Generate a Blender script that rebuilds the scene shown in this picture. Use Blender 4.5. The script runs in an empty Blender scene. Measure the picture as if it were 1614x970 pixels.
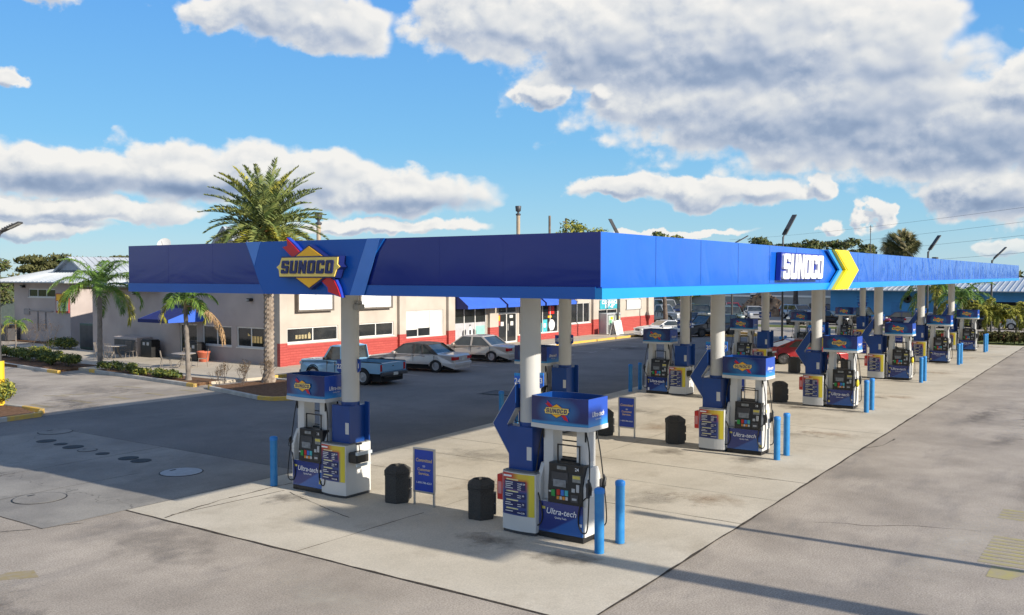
import bpy, math, random
from mathutils import Vector, Matrix
R = math.radians
scn = bpy.context.scene
col = scn.collection
random.seed(7)
FWA = math.atan2(0.57395, 0.81889)          # heading of the camera over the ground

# ------------------------------------------------------------------ camera
cd = bpy.data.cameras.new('camera'); cam = bpy.data.objects.new('camera', cd); col.objects.link(cam)
cam.location = (-12.969, -7.375, 5.0)
cam.rotation_euler = (R(90 - 1.986), 0, FWA - R(90))
cd.sensor_width = 36; cd.lens = 32.81; cd.clip_start = 0.1; cd.clip_end = 4000
scn.camera = cam
scn.render.resolution_x = 1024; scn.render.resolution_y = 615

# ------------------------------------------------------------------ sun
SUND = Vector((-0.08, 2.29, -1.0)).normalized()   # the way the light travels
sl = bpy.data.lights.new('sun', 'SUN'); sl.energy = 5.0; sl.angle = R(0.53); sl.color = (1.0, 0.91, 0.78)
so = bpy.data.objects.new('sun', sl); col.objects.link(so)
so.rotation_euler = SUND.to_track_quat('-Z', 'Y').to_euler(); so.location = (20, -60, 60)
SUN_EL = math.asin(-SUND.z)
SUN_AZ = math.atan2(-SUND.x, -SUND.y)       # clockwise from +Y

# ------------------------------------------------------------------ view
scn.view_settings.view_transform = 'Standard'; scn.view_settings.look = 'None'
scn.view_settings.gamma = 1; scn.view_settings.use_curve_mapping = False
scn.view_settings.exposure = 0.5
scn.render.engine = 'CYCLES'

# ------------------------------------------------------------------ world: sky with cumulus
W = bpy.data.worlds.new('World'); scn.world = W; W.use_nodes = True
wn = W.node_tree; wn.nodes.clear()
def N(t, **k):
    n = wn.nodes.new(t)
    for a, b in k.items(): setattr(n, a, b)
    return n
def L(a, b): wn.links.new(a, b)
def M(op, a, b=None, c=None, clamp=False):
    n = N('ShaderNodeMath', operation=op); n.use_clamp = clamp
    for i, v in enumerate((a, b, c)):
        if v is None: continue
        if hasattr(v, 'links'): L(v, n.inputs[i])
        else: n.inputs[i].default_value = v
    return n.outputs[0]
def VM(op, a, b=None, c=None):
    n = N('ShaderNodeVectorMath', operation=op)
    for i, v in enumerate((a, b, c)):
        if v is None: continue
        if hasattr(v, 'links'): L(v, n.inputs[i])
        else: n.inputs[i].default_value = v
    return n.outputs['Value'] if op in ('LENGTH', 'DOT_PRODUCT') else n.outputs['Vector']
tc = N('ShaderNodeTexCoord')
sky = N('ShaderNodeTexSky', sky_type='NISHITA'); sky.sun_disc = False
sky.sun_elevation = SUN_EL; sky.sun_rotation = SUN_AZ
sky.air_density = 1.0; sky.dust_density = 0.25; sky.ozone_density = 2.2; sky.altitude = 0
hs = N('ShaderNodeHueSaturation'); hs.inputs['Saturation'].default_value = 1.28; hs.inputs['Value'].default_value = 1.0
L(sky.outputs[0], hs.inputs['Color'])
# cumulus banks: compass bearing, elevation, half width, half height (degrees), weight
BANKS = [(-25.7,5.6,6.2,1.75),(-20,5.9,6.0,1.9),(-13.2,5.9,6.0,2.0),(-7.2,4.9,6.4,1.55),(-25.5,3.6,8.5,.75),(-27.5,2.6,4.5,.6),
         (-8.5,2.9,8,.6),(-14.6,15.1,5.6,1.7),(-10.5,14.6,3.5,1.9),(-26.4,15.2,2.2,.8),(-28.3,10.4,1.0,.6),
         (-1.5,15.0,6.4,2.2),(5,14.0,7,3.8),(12.5,13.6,12,6.4),(19.5,12.3,7.5,5.4),(11.5,10.4,7.0,2.0),(18,9.6,12.5,4.0),(26,7.8,10,3.4),
         (30,9.5,6,2.6),(1.9,10.8,1.5,.95),(5.8,10.9,1.3,.8),(7,5.3,4.0,.8),(11.2,5.1,3.8,1.0),(14.8,5.0,3.0,.9),(18.5,5.1,1.15,.85),
         (27.5,4.3,5.0,1.6),(21.2,3.3,.85,1.0),(18.9,2.7,1.0,.5),(27.8,1.6,2.5,.55),(9.5,2.6,5,.3)]
def field(vec):
    sp = N('ShaderNodeSeparateXYZ'); L(vec, sp.inputs[0])
    x, y, z = sp.outputs
    cf, sf = math.cos(FWA), math.sin(FWA)
    f = M('ADD', M('MULTIPLY', x, cf), M('MULTIPLY', y, sf))
    r = M('SUBTRACT', M('MULTIPLY', x, sf), M('MULTIPLY', y, cf))
    az = M('MULTIPLY', M('ARCTAN2', r, f), 57.2958)
    el = M('MULTIPLY', M('ARCSINE', z), 57.2958)
    cb = N('ShaderNodeCombineXYZ'); L(az, cb.inputs[0]); L(el, cb.inputs[1])
    # uneven edges: push the bearing and elevation about with noise
    wv = VM('MULTIPLY', vec, (1, 1, 1.25))
    n1 = N('ShaderNodeTexNoise'); n1.inputs['Scale'].default_value = 22; n1.inputs['Detail'].default_value = 7; n1.inputs['Roughness'].default_value = .56
    L(wv, n1.inputs['Vector'])
    # billows: round puffs at two sizes, their places stirred by the fine noise
    sc = VM('MULTIPLY', cb.outputs[0], (.55, .80, 0)); st_ = VM('MULTIPLY_ADD', n1.outputs['Color'], (.9, .9, 0), sc)
    v1 = N('ShaderNodeTexVoronoi', voronoi_dimensions='2D', feature='SMOOTH_F1'); v1.inputs['Scale'].default_value = .62; v1.inputs['Smoothness'].default_value = .35; L(st_, v1.inputs['Vector'])
    v2 = N('ShaderNodeTexVoronoi', voronoi_dimensions='2D', feature='SMOOTH_F1'); v2.inputs['Scale'].default_value = 1.75; v2.inputs['Smoothness'].default_value = .3; L(st_, v2.inputs['Vector'])
    puff = M('ADD', M('MULTIPLY', M('SUBTRACT', .42, v1.outputs['Distance']), .95), M('MULTIPLY', M('SUBTRACT', .40, v2.outputs['Distance']), .34))
    n2 = N('ShaderNodeTexNoise'); n2.inputs['Scale'].default_value = 6.0; n2.inputs['Detail'].default_value = 2
    L(wv, n2.inputs['Vector'])
    wsep = N('ShaderNodeVectorMath', operation='MULTIPLY_ADD'); L(n1.outputs['Color'], wsep.inputs[0]); wsep.inputs[1].default_value = (4.2, 2.2, 0); L(cb.outputs[0], wsep.inputs[2])
    pw = VM('SUBTRACT', wsep.outputs[0], (2.1, 1.1, 0))
    cur = None
    for a, e, w, h in BANKS:
        v = VM('MULTIPLY_ADD', pw, (1/w, 1/h, 0), (-a/w, -e/h, 0))
        l = VM('LENGTH', v)
        cur = l if cur is None else (lambda A, B: M('SMOOTH_MIN', A, B, .18))(cur, l)
    d = M('SUBTRACT', 1.0, M('MULTIPLY', cur, cur))
    d = M('MAXIMUM', d, -1.3)
    # elsewhere round the sky: loose fields of cloud
    out = M('MULTIPLY', M('SUBTRACT', M('ABSOLUTE', az), 36.0), 0.05, clamp=True)
    g = M('MULTIPLY', M('SUBTRACT', n2.outputs[0], .50), 5.0)
    g = M('ADD', M('MULTIPLY', out, g), M('MULTIPLY', M('SUBTRACT', 1.0, out), -1.4))
    d = M('MAXIMUM', d, g)
    d = M('MULTIPLY', d, M('ADD', 1.0, M('MULTIPLY', d, .7, clamp=True)))
    smooth_d = d
    d = M('ADD', d, M('MULTIPLY', M('SUBTRACT', n1.outputs[0], .5), 1.45))
    d = M('ADD', d, M('MULTIPLY', M('SUBTRACT', n2.outputs[0], .5), .7))
    d = M('ADD', d, puff)
    return d, az, el, smooth_d
rtv = Vector((math.sin(FWA), -math.cos(FWA), 0))
d0, az0, el0, s0 = field(tc.outputs['Generated'])
off = rtv * 0.005 + Vector((0, 0, 0.0085))
d1, _, _, s1 = field(VM('ADD', tc.outputs['Generated'], tuple(off)))
alpha = N('ShaderNodeMapRange', interpolation_type='SMOOTHSTEP'); L(d0, alpha.inputs[0])
alpha.inputs[1].default_value = -.12; alpha.inputs[2].default_value = .52
gs = M('SUBTRACT', s0, s1)                                   # broad slope of the cloud: towards or away from the sun
gp = M('SUBTRACT', M('SUBTRACT', d0, s0), M('SUBTRACT', d1, s1))   # relief of the single billows
lit = M('ADD', M('ADD', M('MULTIPLY', M('TANH', M('MULTIPLY', gs, 2.0)), .30), M('MULTIPLY', gp, .38)), .60)
gf = None      # broad shaded undersides
for a, e_, w, h in [(13.2,11.8,6,1.9),(20,8.6,10,1.5),(27,7.6,9,1.9),(-4.2,16.6,5,1.0),(-25.5,5.0,5.5,.55),(-18,4.9,6,.6),(-4.5,4.3,5,.55),(27,4.2,5,.9),(-13,16.3,4,1.1),(6,12.6,6,1.0),(23,11.2,4,.8)]:
    cb2 = N('ShaderNodeCombineXYZ'); L(az0, cb2.inputs[0]); L(el0, cb2.inputs[1])
    l = VM('LENGTH', VM('MULTIPLY_ADD', cb2.outputs[0], (1/w, 1/h, 0), (-a/w, -e_/h, 0)))
    gf = l if gf is None else M('SMOOTH_MIN', gf, l, .25)
gf = M('MULTIPLY', M('SMOOTH_MAX', M('SUBTRACT', 1.35, gf), 0.0, .3), .26)
lit = M('SUBTRACT', M('ADD', lit, .10), gf)
thin = M('MULTIPLY', M('SUBTRACT', 1.0, M('MULTIPLY', d0, 1.1, clamp=True)), .35)   # thin edges stay bright
lit = M('ADD', lit, thin, clamp=True)
cr = N('ShaderNodeValToRGB'); L(lit, cr.inputs[0])
e = cr.color_ramp.elements
e[0].position = 0; e[0].color = (.21, .29, .45, 1); e[1].position = 1.0; e[1].color = (.96, .94, .90, 1)
m_ = e.new(.30); m_.color = (.33, .415, .57, 1); m_ = e.new(.52); m_.color = (.52, .58, .69, 1)
m_ = e.new(.75); m_.color = (.76, .78, .80, 1)
# clear air tint: the photograph's sky runs from pale cyan at the horizon to strong blue overhead
rp = N('ShaderNodeMapRange'); L(el0, rp.inputs[0]); rp.inputs[1].default_value = 0; rp.inputs[2].default_value = 60
rr = N('ShaderNodeValToRGB'); L(rp.outputs[0], rr.inputs[0]); q = rr.color_ramp.elements
q[0].position = 0; q[0].color = (2.6, 3.9, 4.7, 1); q[1].position = 1; q[1].color = (.30, .85, 2.5, 1)
for ps, cc in ((.05, (1.75, 3.5, 4.8, 1)), (.13, (1.15, 3.0, 5.0, 1)), (.27, (.78, 2.35, 5.1, 1))): k_ = q.new(ps); k_.color = cc
mt = N('ShaderNodeMix', data_type='RGBA'); mt.inputs[0].default_value = .85; L(hs.outputs[0], mt.inputs[6]); L(rr.outputs[0], mt.inputs[7])
b1 = N('ShaderNodeBackground'); L(mt.outputs[2], b1.inputs[0]); b1.inputs[1].default_value = 0.12
b2 = N('ShaderNodeBackground'); L(cr.outputs[0], b2.inputs[0]); b2.inputs[1].default_value = 0.68
mx = N('ShaderNodeMixShader'); 
fade = N('ShaderNodeMapRange'); L(el0, fade.inputs[0]); fade.inputs[1].default_value = -.5; fade.inputs[2].default_value = 2.5
fade.inputs[3].default_value = .25; fade.inputs[4].default_value = .97
L(M('MULTIPLY', alpha.outputs[0], fade.outputs[0]), mx.inputs[0]); L(b1.outputs[0], mx.inputs[1]); L(b2.outputs[0], mx.inputs[2])
wo = N('ShaderNodeOutputWorld'); L(mx.outputs[0], wo.inputs[0])
W.cycles.sampling_method = 'MANUAL'; W.cycles.sample_map_resolution = 256

# ------------------------------------------------------------------ materials
MATS = {}
def mat(name, c, rough=.6, metal=0.0, var=.12, scale=3.0, bump=0.0, bscale=None, spec=.5, coat=0.0, c2=None, detail=4, wpos=False, alpha=1.0, trans=0.0):
    if name in MATS: return MATS[name]
    m = bpy.data.materials.new(name); m.use_nodes = True; nt = m.node_tree
    b = nt.nodes['Principled BSDF']
    b.inputs['Roughness'].default_value = rough; b.inputs['Metallic'].default_value = metal
    b.inputs['Specular IOR Level'].default_value = spec
    b.inputs['Coat Weight'].default_value = coat; b.inputs['Coat Roughness'].default_value = .06
    if alpha < 1: b.inputs['Alpha'].default_value = alpha
    if trans: b.inputs['Transmission Weight'].default_value = trans
    if wpos: src = nt.nodes.new('ShaderNodeNewGeometry').outputs['Position']
    else: src = nt.nodes.new('ShaderNodeTexCoord').outputs['Object']
    n = nt.nodes.new('ShaderNodeTexNoise'); n.inputs['Scale'].default_value = scale; n.inputs['Detail'].default_value = detail
    nt.links.new(src, n.inputs['Vector'])
    r = nt.nodes.new('ShaderNodeValToRGB'); nt.links.new(n.outputs[0], r.inputs[0])
    k2 = c2 if c2 else tuple(x * (1 + var) for x in c); k1 = c if c2 else tuple(x * (1 - var) for x in c)
    r.color_ramp.elements[0].position = .3; r.color_ramp.elements[0].color = (*k1, 1)
    r.color_ramp.elements[1].position = .7; r.color_ramp.elements[1].color = (*k2, 1)
    nt.links.new(r.outputs[0], b.inputs['Base Color'])
    if bump:
        n2 = nt.nodes.new('ShaderNodeTexNoise'); n2.inputs['Scale'].default_value = bscale or scale * 4; n2.inputs['Detail'].default_value = 5
        nt.links.new(src, n2.inputs['Vector'])
        bp = nt.nodes.new('ShaderNodeBump'); bp.inputs['Strength'].default_value = bump; bp.inputs['Distance'].default_value = .02
        nt.links.new(n2.outputs[0], bp.inputs['Height']); nt.links.new(bp.outputs[0], b.inputs['Normal'])
    MATS[name] = m; return m

def paving(name, c_lo, c_hi, c_stain, stain=.5, grain=.12, cracks=0.0, scale=.35, rough=.85, streak=(1,1,1)):
    m = bpy.data.materials.new(name); m.use_nodes = True; nt = m.node_tree; b = nt.nodes['Principled BSDF']
    b.inputs['Roughness'].default_value = rough; b.inputs['Specular IOR Level'].default_value = .25
    g = nt.nodes.new('ShaderNodeNewGeometry').outputs['Position']
    def noise(s, d, ro=.55, vec=None):
        n = nt.nodes.new('ShaderNodeTexNoise'); n.inputs['Scale'].default_value = s; n.inputs['Detail'].default_value = d; n.inputs['Roughness'].default_value = ro
        nt.links.new(vec or g, n.inputs['Vector']); return n.outputs[0]
    def mixc(f, a, bb, mode='MIX'):
        x = nt.nodes.new('ShaderNodeMix'); x.data_type = 'RGBA'; x.blend_type = mode
        for i, v in ((0, f), (6, a), (7, bb)):
            if hasattr(v, 'links'): nt.links.new(v, x.inputs[i])
            else: x.inputs[i].default_value = v if i == 0 else (*v, 1)
        return x.outputs[2]
    def rng(v, a, bb, c=0., d=1.):
        x = nt.nodes.new('ShaderNodeMapRange'); nt.links.new(v, x.inputs[0])
        for i, q in enumerate((a, bb, c, d)): x.inputs[i+1].default_value = q
        return x.outputs[0]
    sv = nt.nodes.new('ShaderNodeVectorMath'); sv.operation = 'MULTIPLY'; nt.links.new(g, sv.inputs[0]); sv.inputs[1].default_value = streak
    base = mixc(rng(noise(scale, 6, .62), .34, .66), c_lo, c_hi)
    base = mixc(rng(noise(scale*1.7, 5, .7, sv.outputs[0]), .52, .74, 0, stain), base, c_stain)
    base = mixc(rng(noise(2.6, 8, .75), .60, .78, 0, stain*.6), base, c_stain)
    gr = nt.nodes.new('ShaderNodeCombineColor')
    gv = rng(noise(34, 3, .85), .36, .64, 1-grain*1.3, 1+grain*1.3)
    for i in range(3): nt.links.new(gv, gr.inputs[i])
    base = mixc(1.0, base, gr.outputs[0], 'MULTIPLY')
    if cracks:
        dv = nt.nodes.new('ShaderNodeVectorMath'); dv.operation = 'MULTIPLY_ADD'
        nn = nt.nodes.new('ShaderNodeTexNoise'); nn.inputs['Scale'].default_value = 1.3; nn.inputs['Detail'].default_value = 5; nt.links.new(g, nn.inputs['Vector'])
        nt.links.new(nn.outputs[1], dv.inputs[0]); dv.inputs[1].default_value = (1.6, 1.6, 0); nt.links.new(g, dv.inputs[2])
        vo = nt.nodes.new('ShaderNodeTexVoronoi'); vo.feature = 'DISTANCE_TO_EDGE'; vo.inputs['Scale'].default_value = .16; nt.links.new(dv.outputs[0], vo.inputs['Vector'])
        f = rng(vo.outputs['Distance'], 0.0, .0035, cracks, 0)
        base = mixc(f, base, tuple(x*.3 for x in c_lo))
    nt.links.new(base, b.inputs['Base Color'])
    bp = nt.nodes.new('ShaderNodeBump'); bp.inputs['Strength'].default_value = .35; bp.inputs['Distance'].default_value = .01
    nt.links.new(noise(40, 4, .7), bp.inputs['Height']); nt.links.new(bp.outputs[0], b.inputs['Normal'])
    return m

# ------------------------------------------------------------------ mesh helpers
_tc = {}
def text_geo(body, bold=0.0):
    k = (body, bold)
    if k in _tc: return _tc[k]
    cu = bpy.data.curves.new('t', 'FONT'); cu.body = body; cu.size = 1; cu.offset = bold; cu.align_x = 'CENTER'; cu.align_y = 'CENTER'; cu.resolution_u = 3
    o = bpy.data.objects.new('t', cu); col.objects.link(o)
    bpy.context.view_layer.update()
    me = o.evaluated_get(bpy.context.evaluated_depsgraph_get()).to_mesh()
    v = [x.co.copy() for x in me.vertices]; f = [tuple(p.vertices) for p in me.polygons]
    w = (max(p.x for p in v) - min(p.x for p in v)) if v else 1
    _tc[k] = (v, f, w)
    col.objects.unlink(o); bpy.data.objects.remove(o); bpy.data.curves.remove(cu)
    return _tc[k]

class MB:
    def __init__(s): s.v = []; s.f = []; s.m = []; s.sm = []; s.X = None
    def add(s, vs, fs, m=0, smooth=False):
        o = len(s.v)
        s.v += [tuple(s.X @ Vector(p)) if s.X else tuple(p) for p in vs]
        for f in fs: s.f.append(tuple(i + o for i in f)); s.m.append(m); s.sm.append(smooth)
        return s
    def box(s, a, b, m=0):
        x0, x1 = sorted((a[0], b[0])); y0, y1 = sorted((a[1], b[1])); z0, z1 = sorted((a[2], b[2]))
        v = [(x0,y0,z0),(x1,y0,z0),(x1,y1,z0),(x0,y1,z0),(x0,y0,z1),(x1,y0,z1),(x1,y1,z1),(x0,y1,z1)]
        return s.add(v, [(0,3,2,1),(4,5,6,7),(0,1,5,4),(1,2,6,5),(2,3,7,6),(3,0,4,7)], m)
    def prism(s, poly, ax, a, b, m=0, mside=None):
        # poly: list of 2-D points in the plane normal to ax ('x': (y,z), 'y': (x,z), 'z': (x,y))
        def P(p, t): return {'x': (t, p[0], p[1]), 'y': (p[0], t, p[1]), 'z': (p[0], p[1], t)}[ax]
        n = len(poly); v = [P(p, a) for p in poly] + [P(p, b) for p in poly]
        ar = sum(poly[i][0]*poly[(i+1) % n][1] - poly[(i+1) % n][0]*poly[i][1] for i in range(n))
        flip = (ar > 0) ^ (ax == 'y') ^ (b < a)
        c0 = tuple(range(n)); c1 = tuple(range(n, 2*n))
        if flip: c0 = c0[::-1]
        else: c1 = c1[::-1]
        s.add(v, [c0, c1], m)
        sd = []
        for i in range(n):
            j = (i+1) % n; q = (i, j, j+n, i+n); sd.append(q if flip else q[::-1])
        return s.add(v, sd, m if mside is None else mside)
    def cyl(s, p0, p1, r0, r1=None, n=12, m=0, caps=True, smooth=True):
        r1 = r0 if r1 is None else r1
        p0 = Vector(p0); p1 = Vector(p1); d = (p1-p0).normalized()
        a = d.orthogonal().normalized(); b = d.cross(a)
        v = []
        for p, r in ((p0, r0), (p1, r1)):
            v += [p + (a*math.cos(2*math.pi*i/n) + b*math.sin(2*math.pi*i/n))*r for i in range(n)]
        s.add(v, [(i, (i+1) % n, (i+1) % n + n, i+n) for i in range(n)], m, smooth)
        if caps: s.add(v, [tuple(range(n))[::-1], tuple(range(n, 2*n))], m)
        return s
    def tube(s, pts, r, n=6, m=0):
        pts = [Vector(p) for p in pts]; rr = r if isinstance(r, (list, tuple)) else [r]*len(pts)
        v = []; a = None
        for i, p in enumerate(pts):
            d = (pts[min(i+1, len(pts)-1)] - pts[max(i-1, 0)]).normalized()
            a = d.orthogonal().normalized() if a is None else (a - d*a.dot(d)).normalized()
            b = d.cross(a)
            v += [p + (a*math.cos(2*math.pi*k/n) + b*math.sin(2*math.pi*k/n))*rr[i] for k in range(n)]
        f = []
        for i in range(len(pts)-1):
            for k in range(n): f.append((i*n+k, i*n+(k+1) % n, (i+1)*n+(k+1) % n, (i+1)*n+k))
        s.add(v, f, m, True)
        return s.add(v, [tuple(range(n))[::-1], tuple(range((len(pts)-1)*n, len(pts)*n))], m)
    def lathe(s, prof, c, n=16, m=0, smooth=True):
        v = []
        for r, z in prof: v += [(c[0]+r*math.cos(2*math.pi*k/n), c[1]+r*math.sin(2*math.pi*k/n), c[2]+z) for k in range(n)]
        f = [(i*n+k, i*n+(k+1) % n, (i+1)*n+(k+1) % n, (i+1)*n+k) for i in range(len(prof)-1) for k in range(n)]
        s.add(v, f, m, smooth)
        return s.add(v, [tuple(range((len(prof)-1)*n, len(prof)*n)), tuple(range(n))[::-1]], m)
    def ball(s, c, r, m=0, nu=10, nv=7):
        if not hasattr(r, '__len__'): r = (r, r, r)
        v = [(c[0]+r[0]*math.sin(math.pi*j/nv)*math.cos(2*math.pi*i/nu), c[1]+r[1]*math.sin(math.pi*j/nv)*math.sin(2*math.pi*i/nu), c[2]+r[2]*math.cos(math.pi*j/nv)) for j in range(nv+1) for i in range(nu)]
        return s.add(v, [(j*nu+i, (j+1)*nu+i, (j+1)*nu+(i+1) % nu, j*nu+(i+1) % nu) for j in range(nv) for i in range(nu)], m, True)
    def text(s, body, size, at, face='-x', m=0, bold=0.0, shear=0.0, width=None, roll=0):
        v, f, w = text_geo(body, bold)
        sx = size if width is None else width / w
        c, sn = math.cos(roll), math.sin(roll)
        out = []
        for p in v:
            a = p.x*sx + p.y*size*shear; b = p.y*size
            a, b = a*c - b*sn, a*sn + b*c
            out.append({'-x': (at[0], at[1]-a, at[2]+b), '-y': (at[0]+a, at[1], at[2]+b), '+x': (at[0], at[1]+a, at[2]+b), '+y': (at[0]-a, at[1], at[2]+b), 'z': (at[0]+a, at[1]+b, at[2])}[face])
        return s.add(out, f, m)
    def build(s, name, mats, parent=None, bevel=0, loc=None):
        me = bpy.data.meshes.new(name); me.from_pydata(s.v, [], s.f)
        if not isinstance(mats, (list, tuple)): mats = [mats]
        for q in mats: me.materials.append(q)
        me.polygons.foreach_set('material_index', s.m); me.polygons.foreach_set('use_smooth', s.sm); me.update()
        o = bpy.data.objects.new(name, me); col.objects.link(o)
        if parent: o.parent = parent
        if loc: o.location = loc
        if bevel:
            bv = o.modifiers.new('bevel', 'BEVEL'); bv.width = bevel; bv.segments = 2; bv.limit_method = 'ANGLE'; bv.angle_limit = R(40)
        return o
def tag(o, label=None, cat=None, group=None, kind=None):
    if label: o['label'] = label
    if cat: o['category'] = cat
    if group: o['group'] = group
    if kind: o['kind'] = kind
    return o
def thing(name, label, cat, loc=(0,0,0), rz=0, group=None):
    o = bpy.data.objects.new(name, None); o.empty_display_size = .2; col.objects.link(o)
    o.location = loc; o.rotation_euler = (0, 0, rz)
    return tag(o, label, cat, group)
def copy_tree(o, parent=None):
    c = o.copy(); col.objects.link(c); c.parent = parent
    for ch in o.children[:]: copy_tree(ch, c)
    return c
def dup(o, label, loc, rz=None, group=None):
    c = copy_tree(o); c.location = loc; c['label'] = label
    if rz is not None: c.rotation_euler = (0, 0, rz)
    if group: c['group'] = group
    return c
def sheet(name, poly, z, m, kind='structure', **k):
    if z > 0: return tag(MB().prism(poly, 'z', -.03, z).build(name, m), kind=kind, **k)      # raised beds and walks are solid
    o = MB().add([(x, y, z) for x, y in poly], [tuple(range(len(poly)))]).build(name, m)
    if o.data.polygons[0].normal.z < 0: o.data.flip_normals()
    return tag(o, kind=kind, **k)
# ------------------------------------------------------------------ colours
m_slab = paving('canopy_concrete', (.45,.41,.335), (.58,.53,.44), (.31,.265,.20), stain=.6, scale=.3, grain=.10)
m_tan = paving('worn_paving', (.275,.24,.20), (.42,.37,.31), (.215,.195,.175), stain=.75, scale=.42, grain=.26, cracks=0, streak=(.35,1,1))
m_tank = paving('tank_pad_concrete', (.20,.19,.175), (.31,.295,.265), (.15,.145,.135), stain=.7, cracks=.6)
m_asph = paving('asphalt', (.145,.14,.133), (.21,.20,.187), (.115,.11,.105), stain=.6, grain=.30, scale=.25)
m_walk = paving('sidewalk_concrete', (.42,.37,.29), (.52,.46,.37), (.33,.28,.22), stain=.4)
m_road = paving('far_road', (.30,.27,.23), (.37,.33,.28), (.25,.23,.2), stain=.5)
m_curb = mat('kerb_concrete', (.42,.40,.36), .85, var=.2, scale=2, bump=.2)
m_ycurb = mat('yellow_kerb_paint', (.72,.42,.03), .6, scale=5, c2=(.50,.36,.14), detail=8)
m_grass = mat('grass', (.07,.10,.02), .9, scale=.8, c2=(.16,.17,.05), detail=10, wpos=True, spec=.2)
m_mulch = mat('mulch', (.10,.055,.03), .95, scale=9, c2=(.22,.13,.08), detail=8, wpos=True, bump=.6, spec=.1)
m_joint = mat('joint_dirt', (.07,.06,.05), .95, scale=6, var=.5, wpos=True, spec=.1)
m_ypaint = mat('faded_yellow_paint', (.38,.335,.14), .8, scale=5, c2=(.33,.29,.215), detail=10, wpos=True, spec=.2)
m_tpaint = mat('faded_tan_paint', (.30,.245,.12), .85, scale=8, c2=(.31,.27,.21), detail=10, wpos=True, spec=.2)
m_wpaint = mat('worn_white_paint', (.50,.49,.46), .8, scale=8, c2=(.30,.29,.27), detail=10, wpos=True)
m_white = mat('white_enamel', (.57,.57,.555), .38, var=.05, scale=1.5)
m_column = mat('column_paint', (.50,.50,.48), .45, var=.06, scale=1.2, coat=.1)
m_lgrey = mat('light_grey_metal', (.42,.43,.44), .45, var=.06)
m_navy = mat('navy_cladding', (.005,.050,.235), .34, var=.10, scale=1.5, coat=.05)
m_bblue = mat('bollard_blue', (.006,.165,.45), .45, scale=6, coat=.1, c2=(.03,.23,.50), detail=9)
m_bcap = mat('bollard_cap', (.02,.20,.58), .5, var=.1)
m_black = mat('black_plastic', (.014,.014,.015), .42, var=.3, scale=6)
m_rubber = mat('black_rubber', (.012,.012,.012), .6, var=.2)
m_dgrey = mat('dark_grey', (.05,.05,.055), .5, var=.2)
m_steel = mat('brushed_steel', (.45,.45,.45), .35, metal=.8, var=.1)
m_aggr = mat('black_aggregate', (.022,.021,.020), .8, scale=70, c2=(.085,.08,.072), bump=.6, detail=6)
m_red = mat('red_plastic', (.55,.02,.015), .4, var=.1)
m_yel = mat('emblem_yellow', (.95,.48,.01), .3, var=.05)
m_cream = mat('emblem_cream', (.92,.68,.16), .35, var=.05)
m_enavy = mat('emblem_navy', (.012,.02,.12), .3, var=.1)
m_ered = mat('emblem_red', (.60,.015,.02), .3, var=.1)
m_wtext = mat('white_lettering', (.80,.80,.80), .5, var=.03)
m_ytext = mat('gold_lettering', (.80,.55,.20), .5, var=.03)
m_btext = mat('black_lettering', (.02,.02,.03), .5, var=.1)
m_green = mat('green_button', (.02,.30,.06), .4)
m_bluebtn = mat('blue_button', (.03,.16,.55), .4)
m_screen = mat('display_glass', (.20,.22,.24), .12, var=.25, scale=9)

def nodes_mat(name, rough, build, coat=0.0, spec=.5):
    m = bpy.data.materials.new(name); m.use_nodes = True; nt = m.node_tree; b = nt.nodes['Principled BSDF']
    b.inputs['Roughness'].default_value = rough; b.inputs['Coat Weight'].default_value = coat; b.inputs['Coat Roughness'].default_value = .08
    b.inputs['Specular IOR Level'].default_value = spec
    tcn = nt.nodes.new('ShaderNodeTexCoord'); sp = nt.nodes.new('ShaderNodeSeparateXYZ'); nt.links.new(tcn.outputs['Object'], sp.inputs[0])
    def mm(op, a, b_=None, clamp=False):
        n = nt.nodes.new('ShaderNodeMath'); n.operation = op; n.use_clamp = clamp
        for i, v in enumerate((a, b_)):
            if v is None: continue
            if hasattr(v, 'links'): nt.links.new(v, n.inputs[i])
            else: n.inputs[i].default_value = v
        return n.outputs[0]
    def mc(f, a, b_):
        x = nt.nodes.new('ShaderNodeMix'); x.data_type = 'RGBA'
        for i, v in ((0, f), (6, a), (7, b_)):
            if hasattr(v, 'links'): nt.links.new(v, x.inputs[i])
            else: x.inputs[i].default_value = v if i == 0 else (*v, 1)
        return x.outputs[2]
    def noise(s, d=3):
        n = nt.nodes.new('ShaderNodeTexNoise'); n.inputs['Scale'].default_value = s; n.inputs['Detail'].default_value = d
        nt.links.new(tcn.outputs['Object'], n.inputs['Vector']); return n.outputs[0]
    c = build(sp.outputs, mm, mc, noise, nt, b)
    if c is not None: nt.links.new(c, b.inputs['Base Color'])
    return m
# printed panels (object space, the pump's own axes)
def _val(o, mm, mc, noise, nt, b):
    x, y, z = o
    r = mm('SQRT', mm('ADD', mm('POWER', mm('MULTIPLY', mm('ABSOLUTE', mm('SUBTRACT', y, .02)), 2.1), 2.0), mm('POWER', mm('MULTIPLY', mm('ABSOLUTE', mm('SUBTRACT', z, 2.45)), 3.3), 2.0)))
    g = mm('SUBTRACT', 1.05, r, True)
    c = mc(g, (.006,.018,.12), (.02,.22,.52))
    bot = mm('MULTIPLY', mm('SUBTRACT', 2.285, mm('ADD', z, mm('MULTIPLY', mm('ABSOLUTE', y), .03))), 28, True)
    return mc(mm('MULTIPLY', bot, .75), c, (.03,.30,.62))
m_valance = nodes_mat('valance_print', .22, _val, coat=.3)
m_valside = nodes_mat('valance_end_print', .3, lambda o, mm, mc, noise, nt, b: mc(mm('MULTIPLY', mm('SUBTRACT', 2.40, o[2]), 5, True), (.015,.07,.42), (.03,.30,.70)), coat=.2)
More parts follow.
